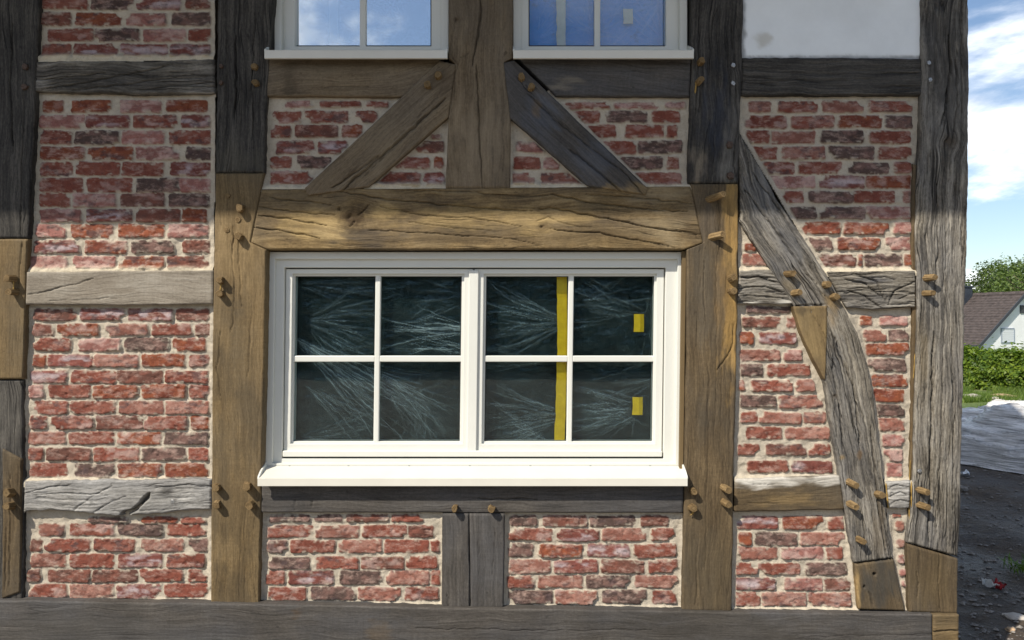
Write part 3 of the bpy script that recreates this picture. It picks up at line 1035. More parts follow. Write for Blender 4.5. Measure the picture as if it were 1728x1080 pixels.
# big lintel
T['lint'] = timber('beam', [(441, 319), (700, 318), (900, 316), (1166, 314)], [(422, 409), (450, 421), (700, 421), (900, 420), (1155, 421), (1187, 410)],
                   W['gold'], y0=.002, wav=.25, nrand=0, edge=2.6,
                   cracks=[([(443, 331), (500, 340), (560, 346)], 1.8, .006), ([(437, 350), (520, 360), (566, 362)], 1.8, .006),
                           ([(433, 363), (500, 371), (550, 380)], 1.8, .006), ([(428, 384), (480, 390), (540, 402)], 2.0, .007),
                           ([(570, 323), (650, 336), (740, 345), (820, 352), (900, 356)], 2.0, .007),
                           ([(640, 348), (720, 364), (800, 368), (880, 382)], 1.6, .005),
                           ([(620, 388), (700, 392), (780, 398), (860, 402), (900, 410)], 1.7, .005),
                           ([(925, 327), (1000, 342), (1060, 350), (1160, 358)], 2.0, .007),
                           ([(900, 352), (930, 352), (1010, 366), (1090, 382), (1180, 396)], 2.2, .008),
                           ([(990, 328), (1080, 334), (1165, 343)], 1.8, .006), ([(905, 374), (925, 366), (960, 380), (1000, 384)], 1.5, .004),
                           ([(930, 387), (1010, 394), (1080, 406), (1140, 418)], 2.0, .007),
                           ([(660, 322), (760, 322), (860, 330), (940, 330)], 1.5, .005), ([(690, 375), (760, 384), (830, 390)], 1.3, .004),
                           ([(574, 355), (572, 348)], 3.0, .012), ([(605, 364), (622, 346)], 2, .006), ([(600, 372), (590, 382)], 2, .005)],
                   knots=[(597, 366, 24, .75), (917, 383, 9, .6)],
                   stains_sun=[(520, 376, 46, 26, SUN_GOLD, .7), (560, 392, 30, 20, (0.42, 0.31, 0.15), .55), (650, 358, 36, 20, SUN_GOLD, .75),  # golden patches here are painted sunlight
                           (780, 366, 70, 22, SUN_GOLD, .55), (880, 374, 50, 24, SUN_GOLD, .6), (960, 366, 50, 16, SUN_GOLD, .5), (1000, 345, 40, 14, (0.10, 0.075, 0.04), .6),
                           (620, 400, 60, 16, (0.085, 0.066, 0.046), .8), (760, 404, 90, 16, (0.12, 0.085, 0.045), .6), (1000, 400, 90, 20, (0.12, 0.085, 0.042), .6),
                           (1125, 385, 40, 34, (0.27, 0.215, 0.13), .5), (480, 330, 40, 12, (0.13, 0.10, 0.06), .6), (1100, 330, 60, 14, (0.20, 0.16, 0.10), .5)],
                   label='massive golden oak lintel with a large knot above the lower window')
# rails below the upper windows
T['ru1'] = timber('rail', [(449, 88), (748, 88)], [(449, 162), (683, 163), (738, 112)], W['greybrown'], y0=.006, wav=.4, nrand=2,
                  stains_sun=[(488, 130, 16, 40, DKB, .6), (600, 100, 160, 26, (.085, .065, .042), .5)], label='smooth grey brown rail below the left upper window')
T['ru2'] = timber('rail', [(868, 88), (1167, 88)], [(884, 108), (938, 162), (1164, 163)], W['slate'], y0=.006, wav=.4, nrand=2, gouge=.002,
                  stains_sun=[(950, 142, 34, 14, (0.19, 0.165, 0.13), .7)], label='dark rail below the right upper window')
# braces
T['br1'] = timber('brace', [(742, 102), (630, 208), (514, 317)], [(769, 108), (757, 196), (690, 255), (622, 315), (519, 330)], W['greybrown'], y0=-.006, wav=.35, nrand=0,
                  rough=.0014, edge=2.6,
                  cracks=[([(752, 164), (700, 214), (640, 266), (600, 300), (578, 322)], 3.0, .010), ([(640, 262), (600, 290), (560, 318)], 2.2, .007),
                          ([(690, 226), (650, 262), (610, 300)], 1.6, .005), ([(748, 150), (700, 205), (660, 240)], 1.3, .004)],
                  stains_sun=[(740, 130, 36, 34, (0.075, 0.055, 0.034), .5), (650, 250, 60, 40, (0.20, 0.155, 0.10), .4)],
                  label='grey brown diagonal brace with a long split, leaning right')
T['br2'] = timber('brace', [(868, 101), (924, 155), (1005, 232), (1094, 317)], [(850, 105), (861, 199), (925, 254), (992, 314), (1090, 329)], W['slate'], y0=-.006, wav=.5, nrand=0,
                  edge=3,
                  cracks=[([(890, 158), (935, 200), (985, 240), (1040, 280)], 2.2, .007), ([(960, 252), (1010, 290), (1052, 325)], 2.6, .009),
                          ([(870, 130), (930, 190), (1000, 250)], 1.6, .005), ([(1030, 270), (1062, 300), (1085, 327)], 1.8, .006)],
                  stains_sun=[(915, 195, 34, 36, SLT, .8), (1000, 270, 40, 40, SLT, .6), (1050, 322, 66, 13, (0.24, 0.17, 0.085), .95), (905, 185, 10, 14, (.16, .11, .06), .6)],
                  label='slate coloured diagonal brace with a pale sawn foot, leaning left')
# left rails
T['rl0'] = timber('rail', [(66, -150), (364, -150)], [(66, -100), (364, -100)], W['dark'], y0=.008, nrand=2)
T['rl1'] = timber('rail', [(60, 103), (200, 102), (361, 99)], [(57, 153), (150, 157), (280, 159), (361, 156)], W['greyold'], y0=.004, nrand=3, rough=.0022, gouge=.004, edge=4,
                  cracks=[([(70, 150), (140, 140), (220, 125), (290, 108)], 2.0, .007), ([(120, 152), (210, 143), (280, 133), (355, 130)], 1.8, .006),
                          ([(66, 134), (120, 130), (180, 122)], 1.5, .005)],
                  stains_sun=[(210, 130, 170, 50, (0.060, 0.054, 0.045), .7)], label='rough dark rail high in the left bay')
T['rl2'] = timber('rail', [(44, 459), (200, 457), (359, 456)], [(42, 514), (200, 515), (359, 513)], W['pale'], y0=-.002, nrand=1, wav=.5, edge=2.4,
                  cracks=[([(44, 498), (90, 488), (160, 470)], 1.7, .005)], stains_sun=[(160, 490, 60, 30, (0.17, 0.14, 0.105), .5)],
                  label='pale smooth rail in the middle of the left bay')
T['rl3'] = timber('rail', [(40, 813), (200, 811), (356, 809)], [(38, 866), (90, 861), (150, 866), (200, 873), (250, 868), (356, 860)], W['silver'], y0=-.003, nrand=4, rough=.002,
                  edge=4.5, wav=1.6, gouge=.004,
                  cracks=[([(204, 870), (230, 858), (252, 832)], 7.0, .028), ([(42, 832), (80, 822), (120, 818)], 1.8, .006), ([(120, 866), (150, 840), (190, 820)], 1.6, .005),
                          ([(150, 870), (180, 850), (215, 835)], 1.6, .005), ([(262, 822), (320, 818), (352, 822)], 1.5, .005)],
                  stains_sun=[(280, 830, 14, 12, (.06, .055, .05), .8), (295, 846, 8, 8, (.05, .045, .04), .8), (240, 845, 60, 30, (.16, .155, .145), .5)],
                  label='silvered crooked rail with a deep gash, low in the left bay')
# rail and studs below the window
T['rw'] = timber('rail', [(441, 800), (1154, 800)], [(440, 865), (1153, 866)], W['slate'], y0=.004, wav=.4, nrand=3, edge=2.4,
                 cracks=[([(497, 842), (498, 862)], 1.2, .003), ([(526, 844), (526, 862)], 1.2, .003)], label='dark slate rail under the lower window')
T['st1'] = timber('stud', [(746, 867), (745, 1026)], [(791, 867), (793, 1026)], W['slate'], y0=.002, wav=.4, nrand=1)
T['st2'] = timber('stud', [(792, 867), (794, 1026)], [(852, 867), (850, 1027)], W['slate'], y0=.002, wav=.4, nrand=2)
# right bay rails
T['rr1'] = timber('rail', [(1253, 97), (1400, 97), (1556, 98)], [(1251, 160), (1400, 161), (1556, 160)], W['dark'], y0=.005, nrand=5, rough=.0022, gouge=.004, edge=3.5,
                  stains_sun=[(1400, 130, 150, 24, (0.085, 0.078, 0.068), .45)], label='rough black rail under the white plaster panel')
T['rr2'] = timber('rail', [(1248, 456), (1306, 455)], [(1245, 513), (1342, 513)], W['greyold'], y0=.003, nrand=2, rough=.003, gouge=.006, edge=3.5,
                  cracks=[([(1250, 470), (1280, 466), (1310, 478)], 2, .008), ([(1248, 486), (1290, 484), (1322, 494)], 2, .008), ([(1248, 500), (1290, 500), (1330, 504)], 1.8, .006)],
                  stains_sun=[(1270, 511, 14, 5, LIME, .8), (1325, 509, 14, 6, LIME, .8)], label='short deeply grained rail stub left of the curved brace')
T['rr3'] = timber('rail', [(1394, 458), (1470, 457), (1546, 457)], [(1430, 519), (1480, 522), (1546, 518)], W['greyold'], y0=.003, nrand=5, rough=.0035, gouge=.006, edge=4,
                  cracks=[([(1425, 470), (1460, 480), (1490, 500)], 2.4, .009), ([(1440, 464), (1480, 476), (1500, 514)], 2.4, .010), ([(1500, 514), (1510, 490), (1544, 476)], 2.2, .008),
                          ([(1430, 488), (1460, 500), (1488, 518)], 2, .008), ([(1515, 505), (1544, 494)], 1.8, .006)],
                  stains_sun=[(1470, 474, 30, 8, (.05, .055, .07), .6)], label='short deeply grained rail right of the curved brace')
T['rr4'] = timber('rail', [(1241, 809), (1320, 806), (1418, 803)], [(1239, 864), (1320, 863), (1426, 860)], W['brown'], y0=.0, nrand=2, wav=.6,
                  stains_sun=[(1290, 812, 60, 13, LIME, .95), (1380, 810, 50, 10, LIME, .9), (1330, 845, 50, 16, TANC, .5)], label='brown rail with lime wash along its upper edge')
T['rr5'] = timber('rail', [(1497, 813), (1537, 811)], [(1500, 858), (1536, 857)], W['silver'], y0=.0, nrand=1, rough=.003, edge=4,
                  cracks=[([(1498, 826), (1515, 818), (1534, 824)], 1.8, .006), ([(1499, 840), (1518, 830), (1535, 836)], 1.8, .006), ([(1500, 851), (1520, 842), (1535, 848)], 1.6, .005)],
                  label='little silvery rail end beside the corner post')
# curved brace, its wedge and its foot
T['cb'] = timber('brace', [(1249, 226), (1249, 300), (1249, 372), (1286, 430), (1340, 516), (1368, 580), (1393, 642), (1402, 700), (1412, 770), (1425, 850), (1434, 905), (1443, 951)],
                 [(1251, 226), (1282, 283), (1312, 334), (1352, 394), (1392, 455), (1426, 516), (1452, 574), (1469, 640), (1480, 710), (1490, 790), (1498, 860), (1508, 942)],
                 W['greyold'], y0=-.004, curve=True, nrand=8, rough=.0022, gouge=.005, edge=4.5, wav=1.3,
                 cracks=[([(1256, 320), (1310, 390), (1360, 460), (1380, 480)], 2.2, .009), ([(1270, 290), (1320, 360), (1372, 450)], 2.0, .007), ([(1410, 568), (1420, 600), (1440, 650), (1446, 690), (1452, 760)], 2.8, .012),
                         ([(1404, 596), (1408, 640), (1416, 690), (1424, 760)], 2.2, .008), ([(1340, 516), (1370, 514), (1398, 515)], 2.4, .009),
                         ([(1398, 515), (1392, 500), (1380, 488)], 1.5, .005), ([(1470, 720), (1476, 790), (1484, 850)], 2.0, .007),
                         ([(1454, 862), (1458, 900), (1462, 940)], 1.8, .006), ([(1480, 840), (1488, 880), (1494, 930)], 2.4, .008)],
                 stains_sun=[(1285, 330, 30, 60, (0.070, 0.075, 0.085), .55), (1330, 430, 26, 50, (0.080, 0.082, 0.088), .5), (1412, 505, 22, 16, (0.20, 0.135, 0.06), .75), (1405, 535, 14, 22, (0.19, 0.13, 0.06), .5),
                         (1412, 620, 14, 40, (0.07, 0.075, 0.085), .5), (1335, 480, 14, 22, (0.20, 0.15, 0.08), .5),
                         (1422, 772, 5, 5, TANC, .9), (1452, 766, 5, 8, (.16, .10, .05), .8), (1485, 900, 12, 50, (.13, .10, .065), .5)],
                 knots=[(1410, 668, 5, .6)], label='curved weathered grey brace sweeping down to the right')
T['cw'] = timber('brace', [(1339, 517), (1353, 562), (1373, 606), (1391, 640)], [(1397, 516), (1396, 560), (1395, 600), (1393, 641)], W['tan'], y0=-.010, depth=.05, nrand=0, wav=.3, edge=2,
                 cracks=[([(1366, 516), (1380, 545), (1394, 568)], 1.5, .004)], stains_sun=[(1368, 565, 34, 50, (0.27, 0.19, 0.085), .5), (1355, 524, 10, 8, DKB, .6)], label='tan wedge let into the curved brace')
T['cf'] = timber('brace', [(1443, 952), (1446, 990), (1450, 1029)], [(1509, 943), (1518, 985), (1528, 1032)], W['brown'], y0=.0, nrand=0, wav=.5,
                 stains_sun=[(1484, 985, 36, 44, (0.055, 0.050, 0.042), .85), (1447, 1000, 5, 40, (0.34, 0.23, 0.10), .8)],
                 cracks=[([(1475, 968), (1477, 972)], 5, .016), ([(1458, 988), (1459, 991)], 4, .010), ([(1468, 1000), (1474, 1022)], 2, .005)],
                 label='dark block at the foot of the curved brace')
# sill beam
T['sb'] = timber('sill_beam', [(-120, 1012), (440, 1020), (745, 1026), (1150, 1032), (1240, 1034), (1574, 1037)], [(-120, 1128), (440, 1132), (1150, 1136), (1574, 1138)],
                 W['slate'], y0=-.022, depth=.2, wav=.5, nrand=6, edge=2.6,
                 stains_sun=[(640, 1072, 20, 30, (.12, .085, .05), .5), (500, 1035, 12, 8, (.09, .05, .02), .7), (1200, 1060, 200, 40, (.052, .046, .038), .6), (120, 1060, 160, 30, (.07, .066, .06), .5)],
                 cracks=[([(700, 1060), (900, 1064), (1100, 1063)], 1.3, .003)], label='dark sill beam along the foot of the wall')
T['sb2'] = timber('sill_beam', [(1575, 1038), (1619, 1038)], [(1575, 1138), (1618, 1138)], W['tan'], y0=-.022, depth=.2, wav=.4, nrand=0, edge=2,
                  cracks=[([(1576, 1066), (1600, 1065), (1618, 1066)], 2.0, .007)], label='pale end block of the sill beam')
#@@PART3
# ------------------------------------------------------------------ pegs and bolts (sub-parts of their timbers)
PEGN = [0]


def peg(par, px, py, ln, r=6.0, tx=0.0, tz=0.0, seg=9, mat=None, name='peg', y0=0.0):
    """wooden peg: px,py = where it leaves the timber; tx, tz = lean of the tip in metres"""
    PEGN[0] += 1
    q = np.random.RandomState(PEGN[0])
    rm = r / S
    a = np.linspace(0, 2 * np.pi, seg, endpoint=False) + q.rand()
    rad = rm * (1 + q.normal(0, 0.10, seg))
    c0 = np.array([float(WX(px, y0)), y0, float(WZ(py, y0))])
    steps = [(-.02, 1.0), (0.0, 1.0), (ln * .5, .97), (ln * .9, .93), (ln, .84)]
    V = []
    UVs = []
    ax = np.array([tx, -ln, tz]) / max(ln, 1e-6)
    for s, k in steps:
        cc = c0 + ax * s
        for i in range(seg):
            V.append(cc + np.array([np.cos(a[i]) * rad[i] * k, 0, np.sin(a[i]) * rad[i] * k]))
            UVs.append((s + PEGN[0] * .7, a[i] * rm))
    tip = c0 + ax * (ln + q.normal(0, .001))
    V.append(tip)
    UVs.append((PEGN[0] * .7, .3))
    Fq = []
    for k in range(len(steps) - 1):
        for i in range(seg):
            j = (i + 1) % seg
            Fq.append((k * seg + i, k * seg + j, (k + 1) * seg + j, (k + 1) * seg + i))
    n = len(V) - 1
    b = (len(steps) - 1) * seg
    for i in range(seg):
        Fq.append((b + i, b + (i + 1) % seg, n, n))
    me = bpy.data.meshes.new(name)
    me.from_pydata([tuple(v) for v in V], [], [f if f[2] != f[3] else f[:3] for f in Fq])
    l = me.uv_layers.new(name='UVMap')
    for lp in me.loops:
        l.data[lp.index].uv = UVs[lp.vertex_index]
    bm = bmesh.new()
    bm.from_mesh(me)
    bmesh.ops.recalc_face_normals(bm, faces=bm.faces)
    bm.to_mesh(me)
    bm.free()
    me.materials.append(mat or W['peg'])
    o = bpy.data.objects.new(name, me)
    COL.objects.link(o)
    o.parent = par
    return o


PG = [('lp2', 24, 470, .045, 6.5, -.008, .0), ('lp2', 26, 492, .045, 6.5, -.006, -.003), ('lp4', 21, 831, .045, 6.5, 0, .008), ('lp4', 21, 853, .045, 6.5, 0, .006),
      ('pa1', 431, 114, .020, 5.5, 0, 0), ('pa1', 432, 141, .020, 5.5, 0, 0),
      ('pa2', 408, 352, .034, 6.2, 0, -.002), ('pa2', 405, 399, .034, 6.2, 0, -.002), ('pa2', 373, 474, .038, 6.2, .006, .004), ('pa2', 373, 496, .034, 6, .004, .0),
      ('pa2', 367, 822, .038, 6.5, .006, .004), ('pa2', 367, 850, .036, 6.5, .006, .0), ('pa2', 418, 820, .044, 6.8, .010, .003), ('pa2', 424, 851, .044, 6.8, .004, .002),
      ('pa2', 384, 330, .003, 4.6, 0, 0), ('pa2', 401, 371, .003, 4.6, 0, 0), ('pa2', 383, 388, .003, 4.6, 0, 0),
      ('br1', 740, 130, .030, 6, 0, .004), ('br1', 722, 146, .032, 6, 0, .004), ('br2', 880, 133, .028, 5.8, 0, .004), ('br2', 896, 150, .030, 5.8, .002, .006),
      ('pb1', 1181, 106, .030, 5.6, .004, .004), ('pb1', 1179, 139, .034, 5.6, .006, .006),
      ('pb2', 1196, 336, .060, 5.8, .052, .016), ('pb2', 1200, 400, .050, 5.8, .044, .008), ('pb2', 1232, 470, .036, 6, .008, .006), ('pb2', 1233, 492, .036, 6, .006, .002),
      ('pb2', 1168, 828, .036, 6.2, .002, .002), ('pb2', 1168, 856, .036, 6.6, .000, .004), ('pb2', 1220, 822, .048, 6, .012, -.004), ('pb2', 1221, 847, .048, 6, .012, -.004),
      ('cb', 1326, 462, 0.042, 5.6, .020, .000), ('cb', 1338, 495, 0.040, 5.4, .020, .004), ('cb', 1391, 481, .034, 6, .006, .002), ('cb', 1404, 502, .034, 6, .010, .003),
      ('cb', 1431, 813, 0.045, 5.8, .020, -.010), ('cb', 1480, 834, .040, 6.2, .008, .004), ('cb', 1431, 849, 0.045, 5.6, .020, -.010), ('cb', 1446, 908, .050, 4.6, .012, -.004),
      ('pr1', 1562, 469, 0.043, 5.4, .022, .002), ('pr1', 1560, 495, 0.040, 5.4, .020, .0), ('pr1', 1552, 827, .046, 5.6, .014, -.002), ('pr1', 1552, 852, .046, 5.8, .016, -.002),
      ('rw', 768, 857, .036, 6, .0, .004), ('rw', 829, 858, .036, 6, .0, .004)]
for k, px, py, ln, r_, tx, tz in PG:
    peg(T[k], px, py, ln * (.86 if ln > .01 else 1), r_ * 1.06, tx * .86, tz * .86)
for k, px, py, r_ in [('lp1', 44, 113, 5.5), ('lp1', 43, 147, 5.5), ('pb1', 1231, 245, 6.2), ('pb1', 1232, 296, 6.2), ('pa1', 374, 112, 4), ('pa1', 374, 140, 4)]:
    peg(T[k], px, py, .011, r_, 0, 0, 6, M_IRON, 'bolt')
for k, px, py in [('pb1', 1237, 110), ('pb1', 1237, 141), ('pr1', 1567, 106), ('pr1', 1569, 135), ('pr1', 1551, 795), ('rl3', 292, 846)]:
    peg(T[k], px, py, .005, 4, 0, 0, 6, M_STEEL, 'bolt')


# beads of mounting foam in the joints
def bead(par, pts, r, y, seed):
    q = np.random.RandomState(seed)
    P = resample(pts, max(6, int(np.hypot(*(np.array(pts[-1]) - np.array(pts[0]))) / 3)))
    n = len(P)
    V = []
    for i, (x, yy) in enumerate(P):
        rr = r * (0.35 + 0.9 * vn(np.array([i * .55]), np.array([seed * 3.3]), seed)[0]) / S * (0.25 if i in (0, n - 1) else 1)
        cx_, cz_ = float(WX(x, y)), float(WZ(yy, y))
        for a in np.linspace(0, 2 * np.pi, 6, endpoint=False):
            V.append((cx_ + rr * np.cos(a) * 1.0, y + rr * np.sin(a), cz_))
    Fq = [(i * 6 + k, i * 6 + (k + 1) % 6, i * 6 + 6 + (k + 1) % 6, i * 6 + 6 + k) for i in range(n - 1) for k in range(6)]
    return mesh_np('foam_bead', V, Fq, M_FOAM, par, True)


bead(T['pr1'], [(1543, 545), (1545, 580), (1541, 640)], 1.3, .018, 1)
bead(T['pr1'], [(1536, 776), (1535, 810), (1534, 850), (1535, 890)], 1.3, .012, 2)
bead(T['rr5'], [(1495, 815), (1499, 858)], 1.6, .004, 3)
bead(T['rr5'], [(1538, 812), (1538, 856)], 1.3, .004, 4)
bead(T['pb1'], [(1175, 137), (1173, 158)], 1.4, -.003, 6)
bead(T['pa2'], [(373, 478), (372, 492)], 1.6, -.012, 7)
bead(T['lp2'], [(23, 474), (23, 490)], 1.6, -.02, 8)
bead(T['pb2'], [(1166, 858), (1170, 866), (1164, 870)], 2.2, -.01, 9)


# ------------------------------------------------------------------ white plaster panel
def plaster_panel():
    st = 3.0
    gx = np.arange(1248, 1566, st)
    gy = np.arange(-160, 104, st)
    X, Y = np.meshgrid(gx, gy)
    C = np.ones(X.shape + (3,)) * np.array((0.82, 0.845, 0.85))
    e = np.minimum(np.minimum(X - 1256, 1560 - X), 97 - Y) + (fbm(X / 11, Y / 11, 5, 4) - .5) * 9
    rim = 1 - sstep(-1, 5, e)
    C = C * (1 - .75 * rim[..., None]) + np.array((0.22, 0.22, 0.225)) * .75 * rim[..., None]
    q = np.hypot((X - 1290) / 22, (Y - 66) / 16) + (fbm(X / 14, Y / 14, 8, 3) - .5)
    st_ = (1 - sstep(.4, 1.0, q)) * .5
    C = C * (1 - st_[..., None]) + np.array((0.42, 0.38, 0.29)) * st_[..., None]
    H = (fbm(X / 40, Y / 40, 3, 4) - .5) * .006 - rim * .004
    y = 0.016
    V = np.stack([WX(X, y), y - H, WZ(Y, y)], -1).reshape(-1, 3)
    ny, nx = X.shape
    ii = np.arange(ny * nx).reshape(ny, nx)
    Fq = np.stack([ii[:-1, :-1], ii[1:, :-1], ii[1:, 1:], ii[:-1, 1:]], -1).reshape(-1, 4)
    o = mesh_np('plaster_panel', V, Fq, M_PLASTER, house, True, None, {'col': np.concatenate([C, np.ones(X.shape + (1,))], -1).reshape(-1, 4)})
    return o


plaster_panel()['label'] = 'white plastered panel at the top right'


# ------------------------------------------------------------------ windows
def ringmesh(mb, o, i, ya, yb, lean, mi=0):
    """mitred frame; o,i = (x0,y0,x1,y1) photo px measured at depth ya"""
    def pt(x, y, d, ref):
        return (float(WX(x - lean(y), ref)), d, float(WZ(y, ref)))
    oc = [(o[0], o[1]), (o[2], o[1]), (o[2], o[3]), (o[0], o[3])]
    ic = [(i[0], i[1]), (i[2], i[1]), (i[2], i[3]), (i[0], i[3])]
    vs = [pt(x, y, ya, ya) for x, y in oc] + [pt(x, y, ya, ya) for x, y in ic]
    vs += [pt(x, y, yb, ya) for x, y in oc] + [pt(x, y, yb, ya) for x, y in ic]
    fs = []
    for k in range(4):
        n = (k + 1) % 4
        fs += [(k, n, 4 + n, 4 + k), (8 + k, 12 + k, 12 + n, 8 + n), (k, 8 + k, 8 + n, n), (4 + k, 4 + n, 12 + n, 12 + k)]
    mb.add(vs, fs, mi)


def pbox(mb, x0, y0, x1, y1, ya, yb, lean, mi=0):
    def pt(x, y, d):
        return (float(WX(x - lean(y), ya)), d, float(WZ(y, ya)))
    c = [(x0, y0), (x1, y0), (x1, y1), (x0, y1)]
    vs = [pt(x, y, ya) for x, y in c] + [pt(x, y, yb) for x, y in c]
    mb.add(vs, [(0, 1, 2, 3), (4, 7, 6, 5), (0, 4, 5, 1), (1, 5, 6, 2), (2, 6, 7, 3), (3, 7, 4, 0)], mi)


def sill(par, x0, x1, yb_px, yf_px, yl_px, yback, yfront, name='window_sill', label=None):
    """sheet metal sill: slopes forward, folded front lip, upturned ends"""
    zb = float(WZ(yb_px, yback))
    zf = float(WZ(yf_px, yfront))
    zl = float(WZ(yl_px, yfront))
    if zb < zf + .012:
        zb = zf + .012
    X0, X1 = float(WX(x0, yfront)), float(WX(x1, yfront))
    mb = MB()
    t = .0025
    vs = []
    for X in (X0, X1):
        vs += [(X, yback, zb), (X, yfront, zf), (X, yfront, zl), (X, yfront + .012, zl), (X, yfront + .012, zf - .004), (X, yback, zb - .010)]
    fs = [(0, 1, 7, 6), (1, 2, 8, 7), (2, 3, 9, 8), (3, 4, 10, 9), (4, 5, 11, 10), (5, 0, 6, 11), (0, 5, 4, 3, 2, 1), (6, 7, 8, 9, 10, 11)]
    mb.add(vs, fs)
    o = mb.build(name, M_ALU, par, bevel=.0012)
    for X, sgn in ((X0, 1), (X1, -1)):
        e = MB()
        xa, xb = sorted((X - sgn * .0015, X + sgn * .006))
        vs = [(x, y, z) for x in (xa, xb) for (y, z) in ((yback - .002, zb - .004), (yback - .002, zb + .020), (yfront + .030, zf + .022), (yfront + .004, zf + .006), (yfront + .002, zf - .004), (yfront + .010, zf - .006))]
        e.add(vs, [(0, 1, 2, 3, 4, 5), (11, 10, 9, 8, 7, 6)] + [(k, (k + 1) % 6, 6 + (k + 1) % 6, 6 + k) for k in range(6)])
        e.build('end_cap', M_WHITE, par, bevel=.001)
    return o


def lean1(y):
    return 0.0128 * (y - 425)


WO = 0.050
# lower window
f = MB()
ringmesh(f, (451, 425, 1156, 786), (464, 437, 1144, 782), WO, WO + .09, lean1)
ringmesh(f, (463, 436, 1145, 784), (480, 451.5, 1124, 774), WO + .017, WO + .095, lean1)
win = f.build('window', M_WHITE, house, bevel=.0022)
win['label'] = 'wide white casement window with eight panes on the ground floor'


def sash(o, i, vx, hy, name='sash'):
    s = MB()
    ringmesh(s, o, (i[0] - 4, i[1] - 4, i[2] + 4, i[3] + 4), WO + .034, WO + .095, lean1)
    ringmesh(s, (i[0] - 5, i[1] - 5, i[2] + 5, i[3] + 5), i, WO + .046, WO + .095, lean1)
    so_ = s.build(name, M_WHITE, win, bevel=.002)
    m = MB()
    pbox(m, vx - 4.5, i[1] - 2, vx + 4.5, i[3] + 2, WO + .046, WO + .072, lean1)
    m.build('glazing_bar', M_WHITE, win, bevel=.004)
    for xa, xb in ((i[0] - 2, vx - 4), (vx + 4, i[2] + 2)):
        m = MB()
        pbox(m, xa, hy - 5.2, xb, hy + 5.2, WO + .047, WO + .072, lean1)
        m.build('glazing_bar', M_WHITE, win, bevel=.004)
    g = MB()
    ringmesh(g, (i[0] - 3, i[1] - 3, i[2] + 3, i[3] + 3), (i[0] + 1.5, i[1] + 1.5, i[2] - 1.5, i[3] - 1.5), WO + .060, WO + .066, lean1)
    g.build('gasket', M_GASKET, win)
    for xa, xb in ((i[0], vx), (vx, i[2])):
        for ya, yb in ((i[1], hy), (hy, i[3])):
            p = MB()
            pbox(p, xa + .4, ya + .4, xb - .4, yb - .4, WO + .062, WO + .065, lean1)
            p.build('pane', M_GLASS, win)


sash((483, 454, 799, 762), (498, 466, 780, 745), 638.5, 605.5)
sash((801, 454, 1121, 762), (821, 466, 1105, 745), 964.5, 605.5)
m = MB()
pbox(m, 792, 456, 808, 761, WO + .022, WO + .046, lean1)
m.build('cover_strip', M_WHITE, win, bevel=.003)
m = MB()
pbox(m, 481, 761, 1122, 771, WO + .012, WO + .046, lean1)
m.build('weather_bar', M_WHITE, win, bevel=.003)
m = MB()
pbox(m, 482, 771, 1121, 775.5, WO + .022, WO + .04, lean1)
m.build('gasket', M_GASKET, win)
SB = (WO + .012)
sill(win, 434.5, 1160.5, 784, 807, 820.5, SB, -.047)
for sx in (490, 589, 691, 793, 895, 996, 1096):
    # small screws along the back of the sill
    m = MB()
    zc = float(WZ(784, SB)) - .0045
    xc = float(WX(sx, SB))
    for k in range(8):
        pass
    a = np.linspace(0, 2 * np.pi, 8, endpoint=False)
    m.add([(xc + .006 * math.cos(t), SB - .010 + .005 * math.sin(t), zc - .006) for t in a] + [(xc + .0045 * math.cos(t), SB - .010 + .004 * math.sin(t), zc + .0035) for t in a],
          [tuple(range(8, 16))] + [(k, (k + 1) % 8, 8 + (k + 1) % 8, 8 + k) for k in range(8)])
    m.build('screw', M_STEEL, win)
m = MB()
pbox(m, 1151.5, 424, 1157.5, 792, .028, .10, lean1)
m.build('timber_lining', W['tan'], win)


def lean2(y):
    return 0.0


def upper_window(x0, x1, gx0, gx1, mx0, mx1, sx0, sx1, label, glass):
    f = MB()
    top = -330
    ringmesh(f, (x0, top, x1, 90), (x0 + 12, top + 12, x1 - 12, 86), WO, WO + .09, lean2)
    ringmesh(f, (x0 + 10, top + 10, x1 - 10, 88), (x0 + 14, top + 18, x1 - 14, 83), WO + .015, WO + .095, lean2)
    wn = f.build('window', M_WHITE, house, bevel=.0022)
    wn['label'] = label
    s = MB()
    ringmesh(s, (x0 + 13, top + 16, x1 - 13, 86), (gx0, top + 34, gx1, 78), WO + .030, WO + .095, lean2)
    s.build('sash', M_WHITE, wn, bevel=.002)
    m = MB()
    pbox(m, mx0, top + 32, mx1, 80, WO + .046, WO + .072, lean2)
    m.build('glazing_bar', M_WHITE, wn, bevel=.003)
    hy = -126
    for xa, xb in ((gx0 - 2, mx0 + .5), (mx1 - .5, gx1 + 2)):
        m = MB()
        pbox(m, xa, hy - 5, xb, hy + 5, WO + .047, WO + .072, lean2)
        m.build('glazing_bar', M_WHITE, wn, bevel=.003)
    g = MB()
    ringmesh(g, (gx0 - 3, top + 31, gx1 + 3, 81), (gx0 + 1.6, top + 36, gx1 - 1.6, 76.5), WO + .060, WO + .066, lean2)
    g.build('gasket', M_GASKET, wn)
    mx = (mx0 + mx1) / 2
    for xa, xb in ((gx0, mx), (mx, gx1)):
        for ya, yb in ((top + 34, hy), (hy, 78)):
            p = MB()
            pbox(p, xa + .4, ya + .4, xb - .4, yb - .4, WO + .062, WO + .065, lean2)
            p.build('pane', glass, wn)
    sill(wn, sx0, sx1, 85, 84.5, 98.5, WO + .012, -.040)
    return wn


wu1 = upper_window(463, 757, 497, 728, 607, 617, 446, 755, 'white upper window mirroring clouds', M_GLASS2)
wu2 = upper_window(866, 1160, 892, 1124, 1003, 1013, 866, 1171, 'white upper window with blue sheeting behind the glass', M_GLASS3)


